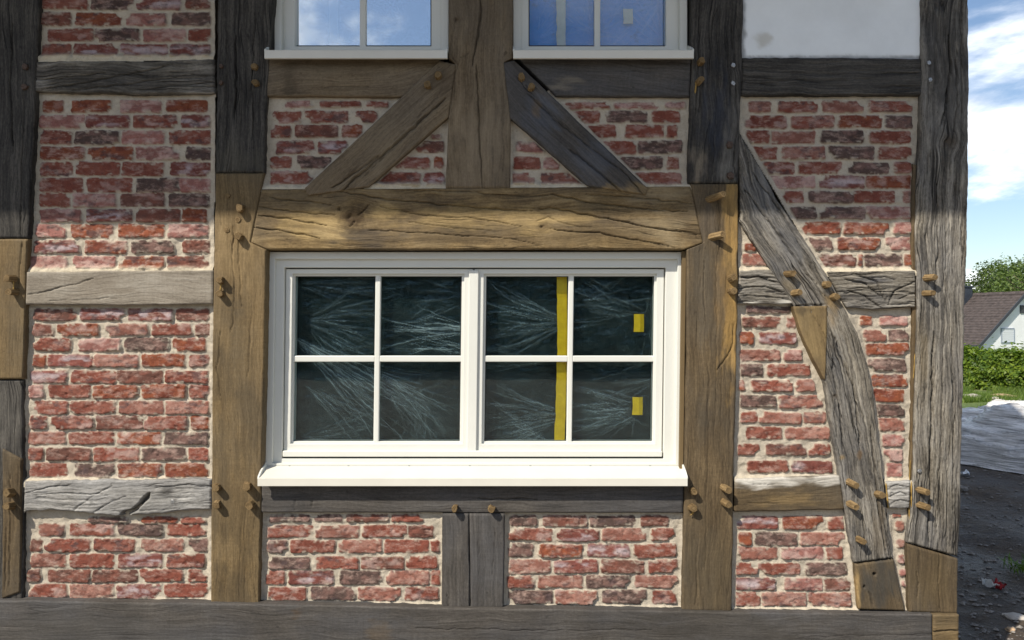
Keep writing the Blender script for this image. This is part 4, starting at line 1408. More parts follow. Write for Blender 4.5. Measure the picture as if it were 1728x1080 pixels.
# ------------------------------------------------------------------ plastic sheets taped up behind the glass
def film(name, x0, y0, x1, y1, yd, mat, fans, seed, soft=0.2, amp=.004):
    st = 1.25
    gx = np.arange(x0, x1 + .1, st)
    gy = np.arange(y0, y1 + .1, st)
    X, Y = np.meshgrid(gx, gy)
    r = np.random.RandomState(seed)
    wr = np.zeros(X.shape)
    H = (fbm(X / 50, Y / 34, seed, 4) - .5) * .010 + (fbm(X / 9, Y / 7, seed + 3, 3) - .5) * .003
    wr += sstep(.60, .80, fbm(X / 34, Y / 9, seed + 5, 4)) * soft
    wr += sstep(.70, .82, fbm(X / 5, Y / 4.5, seed + 8, 3)) * soft * .9
    for (cx_, cy_, a0, a1, n, l0, l1, k) in fans:
        for i in range(n):
            a = R(a0 + (a1 - a0) * (i + r.rand() * .9) / n)
            s0 = 6 + 75 * r.rand() ** 1.3
            ln = l0 + (l1 - l0) * r.rand()
            bend = r.normal(0, .13)
            pts = [(cx_ + (s0 + ln * t) * math.cos(a + bend * t), cy_ + (s0 + ln * t) * math.sin(a + bend * t)) for t in np.linspace(0, 1, 6)]
            P = np.array(pts)
            i0, i1 = np.searchsorted(gx, [P[:, 0].min() - 6, P[:, 0].max() + 6])
            j0, j1 = np.searchsorted(gy, [P[:, 1].min() - 6, P[:, 1].max() + 6])
            if i1 - i0 < 2 or j1 - j0 < 2:
                continue
            sl_ = np.s_[j0:j1, i0:i1]
            xx = X[sl_] + (fbm(X[sl_] / 9, Y[sl_] / 9, 91, 2) - .5) * 3
            yy = Y[sl_] + (fbm(X[sl_] / 9, Y[sl_] / 9, 93, 2) - .5) * 3
            d, fr = line_dist(xx, yy, P)
            wd = (0.75 + 0.75 * r.rand() ** 2)
            br = np.clip(1 - d / wd, 0, 1) * np.clip(np.minimum(fr * 8, (1 - fr) * 2.2), 0, 1) * (.35 + 1.1 * fbm(X[sl_] / 14, Y[sl_] / 14, i + seed, 2)) * k
            soft_ = np.clip(1 - d / (wd * 4), 0, 1) * np.clip(np.minimum(fr * 8, (1 - fr) * 2), 0, 1) * .08 * k
            wr[sl_] = np.maximum(wr[sl_], br)
            wr[sl_] += soft_
            H[sl_] += br * amp
    V = np.stack([WX(X, yd), yd - H, WZ(Y, yd)], -1).reshape(-1, 3)
    ny, nx = X.shape
    ii = np.arange(ny * nx).reshape(ny, nx)
    Fq = np.stack([ii[:-1, :-1], ii[1:, :-1], ii[1:, 1:], ii[:-1, 1:]], -1).reshape(-1, 4)
    return mesh_np(name, V, Fq, mat, None, True, None, {'wr': np.clip(wr, 0, 1).ravel()})


def strip(name, pts, wd, yd, mat, par, seed=0, th=.0012, fold=0.0):
    """a piece of tape: centre line in px, slightly wavy, real thickness"""
    n = max(4, int(abs(pts[-1][1] - pts[0][1]) / 6))
    P = resample(pts, n)
    V = []
    for i, (x, y) in enumerate(P):
        j = (vn(np.array([i * .5]), np.array([seed * 5.1]), 3)[0] - .5) * 2.4
        for (dx, dd) in ((-wd / 2, 0), (wd * .1, -fold), (wd / 2, 0)):
            for q in (0, th):
                V.append((float(WX(x + dx + j * (1 if dx < 0 else .4), yd)), yd + q + dd + j * .0006, float(WZ(y, yd))))
    Fq = []
    for i in range(n - 1):
        a = i * 6
        b = a + 6
        Fq += [(a, b, b + 2, a + 2), (a + 2, b + 2, b + 4, a + 4), (a + 1, a + 3, b + 3, b + 1), (a + 3, a + 5, b + 5, b + 3), (a, a + 1, b + 1, b), (a + 4, b + 4, b + 5, a + 5)]
    Fq += [(0, 2, 3, 1), (2, 4, 5, 3)]
    e = (n - 1) * 6
    Fq += [(e, e + 1, e + 3, e + 2), (e + 2, e + 3, e + 5, e + 4)]
    return mesh_np(name, V, Fq, mat, par, False)


YF = WO + .100
fl = film('plastic_sheet', 484, 455, 1118, 757, YF, M_FILM, [
    (505, 540, -30, 46, 38, 50, 140, .42), (490, 480, -14, 16, 18, 60, 150, .45), (560, 590, -12, 30, 10, 40, 100, .3),
    (830, 556, 171, 190, 22, 70, 180, .85), (830, 590, 172, 190, 12, 60, 130, .8), (640, 548, -8, 12, 12, 50, 150, .5), (800, 500, 160, 200, 10, 40, 110, .35),
    (480, 560, 24, 46, 40, 120, 320, .60), (600, 610, 24, 48, 36, 60, 200, .55), (500, 640, 20, 44, 18, 60, 200, .45), (700, 640, 60, 100, 16, 40, 110, .35), (490, 745, -24, 0, 14, 40, 140, .42), (700, 745, -60, -100, 8, 20, 80, .2),
    (965, 545, 152, 210, 44, 50, 160, .45), (962, 700, 142, 204, 44, 50, 150, .5), (945, 610, 172, 196, 16, 50, 140, .4), (945, 750, 172, 215, 18, 40, 120, .5),
    (1100, 530, 168, 212, 16, 50, 150, .42), (965, 510, -26, 26, 14, 30, 120, .42), (1100, 690, 150, 196, 34, 60, 170, .55), (1112, 640, 100, 170, 12, 30, 100, .45),
    (965, 650, -12, 36, 12, 40, 130, .4), (1098, 480, 80, 100, 7, 60, 240, .35)], 5, soft=.10)
tag(fl, 'clear crinkled plastic sheet taped up behind the panes of the wide lower window', 'plastic sheet')
strip('tape_strip', [(948, 456), (949, 600), (944, 757)], 17, YF - .016, M_YELLOW, fl, 1)
for a, (x, y) in enumerate([(1078, 545), (1076, 685)]):
    strip('tape_patch', [(x, y - 15), (x, y + 15)], 17, YF - .016, M_YELLOW, fl, 3 + a, fold=.007)
fb = film('plastic_sheet', 880, -310, 1140, 88, YF, M_FILMB, [
    (1010, 60, 200, 330, 24, 40, 110, .5), (1120, 0, 110, 200, 22, 40, 120, .5), (900, 70, -80, 20, 12, 30, 90, .5), (1005, -40, 60, 120, 10, 40, 100, .4), (1125, 80, 180, 260, 12, 40, 90, .5)], 11, soft=.25)
tag(fb, 'blue crinkled plastic sheet behind the glass of the right upper window', 'plastic sheet')
strip('tape_strip', [(947, -310), (947, 88)], 15, YF - .016, M_BEIGE, fb, 6)
strip('tape_patch', [(1060, 15), (1060, 40)], 16, YF - .016, M_BEIGE, fb, 7)
fw = film('plastic_sheet', 478, -310, 742, 88, YF, M_FILMW, [(560, 20, -60, 60, 16, 40, 110, .5), (700, 40, 120, 240, 16, 40, 110, .5)], 17, soft=.3)
tag(fw, 'cloud-whitened plastic sheet behind the cloud reflecting glass of the left upper window', 'plastic sheet')
strip('tape_strip', [(563, -310), (563, 88)], 15, YF - .016, M_BEIGE, fw, 8)

# ------------------------------------------------------------------ the rest of the house: wall core, floors, gable, roof
M_CORE = simple('rough wall core', (0.16, 0.13, 0.10), rough=.95, bump=.3)
HX0, HX1, HY1 = -7.5, 1.845, 8.4
EZ, EO = 3.88, 1.295          # eaves height and overhang


def hole_wall():
    mb = MB()
    y0, y1 = .120, .138
    zs = [0.0, float(WZ(790, .1)), float(WZ(430, .1)), float(WZ(92, .1)), float(WZ(-318, .1)), EZ + .6]
    lo = [(HX0 + .01, float(WX(460, .1))), (float(WX(1146, .1)), HX1 - .01)]
    up = [(HX0 + .01, float(WX(474, .1))), (float(WX(746, .1)), float(WX(877, .1))), (float(WX(1150, .1)), HX1 - .01)]
    mb.box(HX0 + .01, HX1 - .01, y0, y1, zs[0], zs[1])
    for a, b in lo:
        mb.box(a, b, y0, y1, zs[1], zs[2])
    mb.box(HX0 + .01, HX1 - .01, y0, y1, zs[2], zs[3])
    for a, b in up:
        mb.box(a, b, y0, y1, zs[3], zs[4])
    mb.box(HX0 + .01, HX1 - .01, y0, y1, zs[4], zs[5])
    return mb.build('wall', M_CORE, house)


hole_wall()
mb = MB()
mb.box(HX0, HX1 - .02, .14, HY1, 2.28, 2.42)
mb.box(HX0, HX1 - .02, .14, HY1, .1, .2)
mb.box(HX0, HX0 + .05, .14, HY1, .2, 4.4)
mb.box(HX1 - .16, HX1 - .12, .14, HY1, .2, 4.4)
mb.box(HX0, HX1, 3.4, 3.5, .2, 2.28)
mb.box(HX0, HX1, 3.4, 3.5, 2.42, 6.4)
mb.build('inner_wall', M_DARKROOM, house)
RS = math.tan(R(43))
YR = HY1 / 2
RZ = EZ + (YR + EO) * RS
# gable wall on the right, back wall
M_REND = simple('grey render', (0.40, 0.38, 0.34), rough=.92, nscale=5, var=.15, bump=.4)
mb = MB()
zt = EZ + EO * RS - .1
for x0, x1 in ((HX1 - .10, HX1), (HX0, HX0 + .1)):
    prof = [(.21, 0.0), (HY1, 0.0), (HY1, zt), (YR, RZ - .12), (.21, zt)]
    vs = [(x0, y, z) for y, z in prof] + [(x1, y, z) for y, z in prof]
    mb.add(vs, [(0, 1, 2, 3, 4), (9, 8, 7, 6, 5)] + [(k, (k + 1) % 5, 5 + (k + 1) % 5, 5 + k) for k in range(5)])
mb.box(HX0 + .1, HX1 - .1, HY1 - .1, HY1, 0, zt)
mb.build('gable_wall', M_REND, house)
mb = MB()
mb.box(HX0 + .02, HX1 - .03, .0, .2, -.3, float(WZ(1120, 0)) - .01)
mb.build('plinth', simple('plinth stone', (.23, .21, .18), rough=.95, nscale=8, var=.3, bump=.8), house, bevel=.01)
M_TILE = simple('dark red roof tile', (0.17, 0.07, 0.05), rough=.85, nscale=12, var=.35, bump=.3)
mb = MB()
for sgn in (1, -1):
    nrow = 30
    for k in range(nrow):
        a0, a1 = k / nrow, (k + 1) / nrow
        def yy(a):
            return -EO + a * (YR + EO) if sgn == 1 else HY1 + EO - a * (YR + EO)
        def z_(a):
            return EZ + a * (YR + EO) * RS
        x0, x1 = HX0 - .1, HX1 + .06
        vs = [(x, yy(a), z_(a) + dz) for x in (x0, x1) for a, dz in ((a0, .045), (a1, .018), (a1, -.03), (a0, -.03))]
        mb.add(vs, [(0, 1, 2, 3), (7, 6, 5, 4), (0, 4, 5, 1), (2, 6, 7, 3), (0, 3, 7, 4), (1, 5, 6, 2)])
mb.build('roof', M_TILE, house)
for i in range(13):
    mb = MB()
    x = HX0 + .2 + i * (HX1 - HX0 - .4) / 12
    vs = [(xx, y, z) for xx in (x - .05, x + .05) for y, z in ((-EO + .45, EZ + .42 * RS - .07), (.3, EZ + (.3 + EO) * RS - .07), (.3, EZ + (.3 + EO) * RS - .24), (-EO + .45, EZ + .42 * RS - .24))]
    mb.add(vs, [(0, 1, 2, 3), (7, 6, 5, 4), (0, 4, 5, 1), (2, 6, 7, 3), (0, 3, 7, 4), (1, 5, 6, 2)])
    mb.build('rafter', M_CORE, house)
#@@PART4
# ================================================================== SURROUNDINGS
def m_dirt():
    m, nt, b = newmat('damp trodden earth')
    t = N(nt, 'ShaderNodeTexCoord').outputs['Object']
    n1 = N(nt, 'ShaderNodeTexNoise', {'Vector': t, 'Scale': 1.3, 'Detail': 7.0, 'Roughness': 0.6}).outputs[0]
    n2 = N(nt, 'ShaderNodeTexNoise', {'Vector': t, 'Scale': 16.0, 'Detail': 7.0, 'Roughness': 0.7}).outputs[0]
    n3 = N(nt, 'ShaderNodeTexVoronoi', {'Vector': t, 'Scale': 26.0, 'Randomness': 1.0}).outputs[0]
    c = RAMP(nt, M(nt, 'ADD', M(nt, 'MULTIPLY', n1, .55), M(nt, 'MULTIPLY', n2, .45)),
             [(0.32, (0.028, 0.018, 0.010)), (0.5, (0.074, 0.050, 0.030)), (0.68, (0.145, 0.102, 0.064))])
    peb = RAMP(nt, n3, [(0.05, 1.0), (0.16, 0.0)])
    pk = N(nt, 'ShaderNodeTexNoise', {'Vector': t, 'Scale': 9.0}).outputs[0]
    peb = M(nt, 'MULTIPLY', peb, RAMP(nt, pk, [(0.52, 0.0), (0.6, 1.0)]))
    c = MIX(nt, M(nt, 'MULTIPLY', peb, .7), c, (0.21, 0.19, 0.165))
    nt.links.new(c, b.inputs['Base Color'])
    nt.links.new(RAMP(nt, n1, [(0.38, 0.38), (0.62, 0.85)]), b.inputs['Roughness'])
    h = M(nt, 'ADD', M(nt, 'MULTIPLY', n2, 1.0), M(nt, 'MULTIPLY', peb, .35))
    nt.links.new(N(nt, 'ShaderNodeBump', {'Height': h, 'Strength': 1.0, 'Distance': 0.09}).outputs[0], b.inputs['Normal'])
    return m


def m_lawn():
    m, nt, b = newmat('lawn soil and short grass')
    t = N(nt, 'ShaderNodeTexCoord').outputs['Object']
    n1 = N(nt, 'ShaderNodeTexNoise', {'Vector': t, 'Scale': 0.8, 'Detail': 7.0, 'Roughness': 0.65}).outputs[0]
    n2 = N(nt, 'ShaderNodeTexNoise', {'Vector': t, 'Scale': 20.0, 'Detail': 5.0}).outputs[0]
    c = RAMP(nt, n1, [(0.3, (0.06, 0.10, 0.022)), (0.55, (0.11, 0.155, 0.035)), (0.68, (0.21, 0.19, 0.085)), (0.8, (0.25, 0.20, 0.13))])
    c = MIX(nt, 1.0, c, RAMP(nt, n2, [(0.3, 0.6), (0.7, 1.3)]), 'MULTIPLY')
    nt.links.new(c, b.inputs['Base Color'])
    b.inputs['Roughness'].default_value = .95
    nt.links.new(N(nt, 'ShaderNodeBump', {'Height': n2, 'Strength': 1.0, 'Distance': 0.05}).outputs[0], b.inputs['Normal'])
    return m


M_DIRT, M_LAWN = m_dirt(), m_lawn()


def leafmat(name, c0, c1, c2):
    m, nt, b = newmat(name)
    nt.nodes.remove(b)
    out = nt.nodes['Material Output']
    ri = N(nt, 'ShaderNodeNewGeometry').outputs['Random Per Island']
    t = N(nt, 'ShaderNodeTexCoord').outputs['Object']
    n = N(nt, 'ShaderNodeTexNoise', {'Vector': t, 'Scale': 0.9, 'Detail': 3.0}).outputs[0]
    c = RAMP(nt, M(nt, 'ADD', M(nt, 'MULTIPLY', ri, .55), M(nt, 'MULTIPLY', n, .45)), [(0.2, c0), (0.5, c1), (0.8, c2)])
    d = N(nt, 'ShaderNodeBsdfPrincipled', {'Base Color': c, 'Roughness': .5, 'Specular IOR Level': .35})
    tl = N(nt, 'ShaderNodeBsdfTranslucent', {'Color': MIX(nt, 1.0, c, (1.3, 1.4, .5), 'MULTIPLY')})
    nt.links.new(N(nt, 'ShaderNodeMixShader', {0: .35, 1: d.outputs[0], 2: tl.outputs[0]}).outputs[0], out.inputs[0])
    return m


L_HEDGE = leafmat('hedge leaf', (0.040, 0.085, 0.010), (0.105, 0.170, 0.018), (0.21, 0.28, 0.030))
L_TREE = leafmat('tree leaf', (0.026, 0.046, 0.012), (0.058, 0.090, 0.022), (0.105, 0.140, 0.036))
L_TREE2 = leafmat('young tree leaf', (0.050, 0.085, 0.020), (0.110, 0.165, 0.040), (0.18, 0.235, 0.070))
L_GRASS = leafmat('grass blade', (0.055, 0.100, 0.015), (0.105, 0.180, 0.028), (0.20, 0.25, 0.055))
M_BARK = simple('bark', (0.10, 0.075, 0.055), rough=.95, nscale=20, var=.4, bump=.8)


def ground_h(x, y):
    x = np.asarray(x, float)
    y = np.asarray(y, float)
    near = (1 - sstep(12, 18, y)) * (1 - sstep(14, 22, np.abs(x)))
    h = (fbm(x * .45, y * .45, 3, 3) - .5) * .10 * near
    h = h + (fbm(x * 2.2 + y * .9, y * .9 - x * .3, 5, 4) - .5) * .075 * near * (1 - sstep(8.5, 9.5, y))
    h = h + (fbm(x * 9, y * 9, 8, 2) - .5) * .012 * near
    h = h - 2.6 * sstep(15.5, 34, y)
    return h - .03


def ground_sheet(name, xs, ys, mat, dz=0.0, keep=None):
    X, Y = np.meshgrid(xs, ys)
    Z = ground_h(X, Y) + dz
    ny, nx = X.shape
    ii = np.arange(ny * nx).reshape(ny, nx)
    Fq = np.stack([ii[:-1, :-1], ii[:-1, 1:], ii[1:, 1:], ii[1:, :-1]], -1).reshape(-1, 4)
    if keep is not None:
        cx_ = (X[:-1, :-1] + X[1:, 1:]).ravel() / 2
        cy_ = (Y[:-1, :-1] + Y[1:, 1:]).ravel() / 2
        Fq = Fq[keep(cx_, cy_)]
    return mesh_np(name, np.stack([X, Y, Z], -1).reshape(-1, 3), Fq, mat, None, True)


def prog(a, b, first, grow):
    out = [a]
    s = first
    while out[-1] < b:
        out.append(out[-1] + s)
        s *= grow
    return out


xs = np.array([-v for v in prog(0, 700, .5, 1.22)][::-1][:-1] + list(np.arange(0, 1.5, .3)) + list(np.arange(1.5, 9.5, .05)) + list(np.arange(9.5, 18, .25)) + prog(18, 900, .5, 1.22))
ys = np.array([-v for v in prog(1.0, 500, .4, 1.22)][::-1][:-1] + list(np.arange(-1.0, 10.5, .05)) + list(np.arange(10.5, 36, .3)) + prog(36, 1400, .6, 1.2))
tag(ground_sheet('ground', xs, ys, M_DIRT), kind='structure')


M_BOUNCE = simple('pale bounce ground', (.22, .195, .16), rough=.95, nscale=3, var=.25, bump=.6, bscale=40)
tag(ground_sheet('bounce_ground', np.linspace(-14, 12, 60), np.linspace(-19, -.45, 60), M_BOUNCE, .06), kind='structure')  # unseen pale sheet added to bounce light onto the shaded upper facade


def lawn_edge(x):
    return 8.7 + .12 * (x - 6) + (fbm(x * .7, x * 0 + 3, 4, 3) - .5) * 1.6


LX = np.concatenate([np.arange(2.5, 17, .12), np.array(prog(17, 60, .4, 1.25))])
LY = np.concatenate([np.arange(7.0, 16, .12), np.arange(16, 60, 1.0)])
tag(ground_sheet('lawn', LX, LY, M_LAWN, .004, lambda x, y: y > lawn_edge(x)), kind='structure')


def grass(n):
    r = np.random.RandomState(21)
    a = r.uniform(.52, .82, n)
    d = r.uniform(11, 18.6, n)
    x = a * d
    y = d - D
    k = (y > lawn_edge(x) - .25) & (fbm(x * .9, y * .9, 44, 3) > .40)
    x, y = x[k], y[k]
    n = len(x)
    h = r.uniform(.05, .14, n) * (0.6 + .9 * fbm(x * .5, y * .5, 46, 2))
    th = r.uniform(0, 6.28, n)
    wv = r.uniform(.006, .012, n)
    lx, ly = np.cos(th), np.sin(th)
    z = ground_h(x, y)
    ln = r.normal(0, .5, (n, 2)) * h[:, None]
    V = np.zeros((n, 3, 3))
    V[:, 0] = np.stack([x - lx * wv, y - ly * wv, z - .01], -1)
    V[:, 1] = np.stack([x + lx * wv, y + ly * wv, z - .01], -1)
    V[:, 2] = np.stack([x + ln[:, 0], y + ln[:, 1], z + h], -1)
    Fq = np.arange(n * 3).reshape(n, 3)
    return mesh_np('grass', V.reshape(-1, 3), Fq, L_GRASS, None, False)


tag(grass(60000), 'short green grass growing on the lawn before the hedge', 'grass', kind='stuff')


def leaf_mesh(name, P, Nn, size, mat, par, seed):
    """leaf cards: centres P, rough normals Nn"""
    r = np.random.RandomState(seed)
    n = len(P)
    nn = Nn + r.normal(0, .55, (n, 3))
    nn /= np.linalg.norm(nn, axis=1)[:, None] + 1e-6
    a = np.cross(nn, r.normal(0, 1, (n, 3)))
    a /= np.linalg.norm(a, axis=1)[:, None] + 1e-6
    b = np.cross(nn, a)
    s = size * r.uniform(.6, 1.35, n)[:, None]
    V = np.stack([P - a * s, P - b * s * .48 + a * s * .05, P + a * s, P + b * s * .48 + a * s * .05], 1).reshape(-1, 3)
    return mesh_np(name, V, np.arange(n * 4).reshape(n, 4), mat, par, False)


# clipped hedge
h0 = at_depth(1560, 640, 19.0)
h1 = at_depth(1800, 662, 16.2)
hd = Vector((h1.x - h0.x, h1.y - h0.y, 0))
HL = hd.length
hd.normalize()
hn = Vector((-hd.y, hd.x, 0))
hp = tag(empty('hedge', (h0.x, h0.y, 0)), 'clipped bright green hedge running along the far side of the lawn', 'hedge')


def hedge(n):
    r = np.random.RandomState(31)
    s = r.uniform(-1.0, HL + 2.0, n)
    face = r.rand(n)
    hh = .85 + .10 * (fbm(s * 1.6, s * 0, 4, 3) - .5) * 2
    hw = .42
    t = np.where(face < .62, -hw, np.where(face < .9, r.uniform(-hw, hw, n), hw))
    z = np.where((face >= .62) & (face < .9), hh, r.uniform(0.02, 1, n) * hh)
    lump = (fbm(s * 2.2, z * 2.6, 9, 3) - .5) * .34
    t = t + np.where(face < .62, -lump - r.exponential(.035, n) * 0 + r.uniform(0, .16, n), 0)
    z = z + np.where((face >= .62) & (face < .9), lump * .5 + r.exponential(.05, n) - r.uniform(0, .1, n), 0)
    P = np.stack([h0.x + hd.x * s + hn.x * t, h0.y + hd.y * s + hn.y * t, z - .03], -1)
    nv = np.where((face < .62)[:, None], -np.array(hn)[None], np.where((face < .9)[:, None], np.array((0, 0, 1.0))[None], np.array(hn)[None]))
    leaf_mesh('foliage', P, nv * .9 + np.array((0, 0, .4)), .055, L_HEDGE, hp, 5)
    mb = MB()
    q = 14
    for i in range(q):
        sx = -1 + (HL + 3) * i / (q - 1)
        c = Vector((h0.x, h0.y, 0)) + hd * sx
        mb.box(c.x - .03, c.x + .03, c.y - .03, c.y + .03, -.1, .8)
    # twiggy core
    vs = []
    for sx in (-1.0, HL + 2.0):
        for tt, zz_ in ((-.2, 0), (-.2, .74), (.2, .74), (.2, 0)):
            c = Vector((h0.x, h0.y, 0)) + hd * sx + hn * tt
            vs.append((c.x, c.y, zz_ - .05))
    mb.add(vs, [(0, 1, 5, 4), (1, 2, 6, 5), (2, 3, 7, 6), (0, 3, 2, 1), (4, 5, 6, 7)])
    mb.build('twigs', simple('hedge twigs', (.035, .04, .015), rough=1, bump=0), hp)


hedge(26000)


def tree(name, loc, hgt, rad, seed, mat, label, n=5200, leaf=.22, base=.22, group=None):
    r = np.random.RandomState(seed)
    t = tag(empty(name, loc), label, 'tree', group)
    L = Vector(loc)
    mb = MB()

    def limb(a, b, ra, rb):
        a, b = Vector(a), Vector(b)
        q = (b - a).to_track_quat('Z', 'Y')
        vs = []
        for c, rr in ((a, ra), (b, rb)):
            for k in range(7):
                vs.append(c + q @ Vector((rr * math.cos(k * .8976), rr * math.sin(k * .8976), 0)))
        mb.add(vs, [(k, (k + 1) % 7, 7 + (k + 1) % 7, 7 + k) for k in range(7)])

    top = L + Vector((r.normal(0, .2), r.normal(0, .2), hgt * .72))
    mid = L + Vector((0, 0, hgt * .3))
    limb(L - Vector((0, 0, .3)), mid, hgt * .028, hgt * .02)
    limb(mid, top, hgt * .02, hgt * .006)
    cl = []
    for i in range(34):
        th = r.uniform(0, 6.28)
        zz_ = r.uniform(base + .08, .93)
        rr = rad * math.sqrt(max(0.05, 1 - ((zz_ - .55) / .47) ** 2)) * r.uniform(.35, .9)
        c = L + Vector((rr * math.cos(th), rr * math.sin(th), hgt * zz_))
        cl.append((c, rad * r.uniform(.28, .46)))
        limb(L + Vector((0, 0, hgt * min(.68, zz_ * .75))), c, hgt * .009, hgt * .002)
    mb.build('trunk', M_BARK, t)
    P, Nn = [], []
    for c, cr in cl:
        k = int(n / len(cl))
        d = r.normal(0, 1, (k, 3))
        d /= np.linalg.norm(d, axis=1)[:, None]
        q = cr * r.uniform(.35, 1.02, k)[:, None] ** .7
        P.append(np.array(c)[None] + d * q * np.array((1, 1, .8)))
        Nn.append(d + np.array((0, 0, .5)))
    leaf_mesh('crown', np.concatenate(P), np.concatenate(Nn), leaf, mat, t, seed)
    return t


def gz(x, y):
    return float(ground_h(np.array(x), np.array(y)))


def put_tree(px, top_py, d, rad, seed, mat, label, **kw):
    X = (px - 864) / F * d
    Y = d - D
    z0 = gz(X, Y)
    zt = CZ - (top_py - 540) / F * d
    return tree('tree', (X, Y, z0), zt - z0, rad, seed, mat, label, **kw)


put_tree(1634, 456, 62, 4.6, 41, L_TREE, 'olive green bushy tree behind the brown tiled roof, nearest the corner post', n=20000, leaf=.14, base=.05)
put_tree(1690, 441, 66, 5.6, 42, L_TREE, 'broad round dark green tree behind the ridge of the white house', n=26000, leaf=.14, base=.05)
put_tree(1748, 433, 57, 4.4, 43, L_TREE2, 'lighter loose tree behind the gable of the white house, at the right edge', n=9000, leaf=.12, base=.1)


# neighbouring white house
def neighbour():
    apex = at_depth(1725, 494, 40.0)
    v = Vector(((1700 - 864) / F, 1.0, 0)).normalized()
    rgt = Vector((v.y, -v.x, 0))
    ng = (-v * math.cos(R(49)) + rgt * math.sin(R(49))).normalized()     # gable normal
    rd = -ng                                                            # ridge runs away
    e = Vector((-rd.y, rd.x, 0))
    if e.dot(v) > 0:
        e = -e                                                          # towards the visible eaves
    half, rise, Lh = 3.05, 2.72, 9.0
    zr = apex.z
    ze = zr - rise
    g0 = gz(apex.x, apex.y) - .3
    o = empty('white_house', (apex.x, apex.y, g0))
    tag(o, 'white rendered house with brown tiled roof and dark chimney beyond the hedge', 'house')
    A0 = Vector((apex.x, apex.y, 0))
    m_wall = simple('white render', (.78, .79, .79), rough=.9, nscale=2, var=.05, bump=.1, bscale=30)
    m_tile = simple('brown roof tile', (.060, .047, .043), rough=.75, nscale=6, var=.4, bump=.3)
    m_trim = simple('dark verge board', (.045, .05, .06), rough=.6)
    m_dk = simple('window dark', (.05, .055, .06), rough=.2)
    m_sh = simple('white roller shutter', (.66, .69, .72), rough=.5, var=.03)

    def p(a, b, z):          # a along the ridge from the gable, b towards visible eaves
        q = A0 + rd * a + e * b
        return (q.x, q.y, z)
    mb = MB()
    i_ = half - .25
    wz = zr - rise * i_ / half - .12
    for a0, a1 in ((.0, .22), (Lh - .22, Lh)):
        vs = [p(a, b, z) for a in (a0, a1) for b, z in ((-i_, g0), (i_, g0), (i_, wz), (0, zr - .14), (-i_, wz))]
        mb.add(vs, [(0, 1, 2, 3, 4), (9, 8, 7, 6, 5)] + [(k, (k + 1) % 5, 5 + (k + 1) % 5, 5 + k) for k in range(5)])
    for s in (1, -1):
        vs = [p(a, s * b, z) for a in (.22, Lh - .22) for b, z in ((i_ - .2, g0), (i_, g0), (i_, wz), (i_ - .2, wz))]
        mb.add(vs, [(0, 1, 2, 3), (7, 6, 5, 4), (0, 4, 5, 1), (1, 5, 6, 2), (2, 6, 7, 3), (3, 7, 4, 0)])
    mb.build('wall', m_wall, o)
    rf = MB()
    nr = 20
    for s in (1, -1):
        for k in range(nr):
            t0, t1 = k / nr, (k + 1) / nr
            vs = []
            for a in (-.18, Lh + .18):
                for t, dz in ((t0, .0), (t1, .035), (t1, -.05), (t0, -.05)):
                    vs.append(p(a, s * t * (half + .15), zr - t * rise * (half + .15) / half + dz))
            rf.add(vs, [(0, 1, 2, 3), (7, 6, 5, 4), (0, 4, 5, 1), (2, 6, 7, 3), (1, 5, 6, 2), (0, 3, 7, 4)])
    vs = [p(a, b, z) for a in (-.2, Lh + .2) for b, z in ((-.14, zr - .06), (0, zr + .09), (.14, zr - .06))]
    rf.add(vs, [(0, 1, 4, 3), (1, 2, 5, 4), (0, 2, 1), (3, 4, 5)])
    roof = rf.build('roof', m_tile, o)
    vb = MB()
    for s in (1, -1):
        vs = [p(a, s * b, z) for a in (-.24, -.19) for b, z in ((0, zr + .03), (half + .16, zr - rise * (half + .16) / half + .03), (half + .16, zr - rise * (half + .16) / half - .17), (0, zr - .17))]
        vb.add(vs, [(0, 1, 2, 3), (7, 6, 5, 4), (0, 4, 5, 1), (1, 5, 6, 2), (2, 6, 7, 3), (3, 7, 4, 0)])
    vb.build('verge_board', m_trim, o)
    gt = MB()
    vs = [p(a, b, z) for a in (-.2, Lh + .2) for b, z in ((half + .12, ze - .20), (half + .28, ze - .20), (half + .28, ze - .06), (half + .12, ze - .06))]
    gt.add(vs, [(0, 1, 2, 3), (7, 6, 5, 4), (0, 4, 5, 1), (1, 5, 6, 2), (2, 6, 7, 3), (3, 7, 4, 0)])
    gt.build('gutter', m_trim, o)
    ch = MB()
    a_, b_ = 3.3, .45
    for (q, z0, z1) in ((.32, zr - 1.0, zr + .42), (.37, zr + .42, zr + .50)):
        vs = [p(a_ + x, b_ + y, z) for z in (z0, z1) for x, y in ((-q, -q), (q, -q), (q, q), (-q, q))]
        ch.add(vs, [(0, 1, 2, 3), (7, 6, 5, 4), (0, 4, 5, 1), (1, 5, 6, 2), (2, 6, 7, 3), (3, 7, 4, 0)])
    c_ = ch.build('chimney', simple('slate clad chimney', (.035, .042, .055), rough=.5, var=.3, nscale=30), roof)
    pot = MB()
    vs = [p(a_ + .1 * math.cos(k * .785), b_ + .1 * math.sin(k * .785), z) for z in (zr + .5, zr + .68) for k in range(8)]
    pot.add(vs, [(k, (k + 1) % 8, 8 + (k + 1) % 8, 8 + k) for k in range(8)] + [tuple(range(8, 16))])
    pot.build('chimney_pot', M_STEEL, roof)
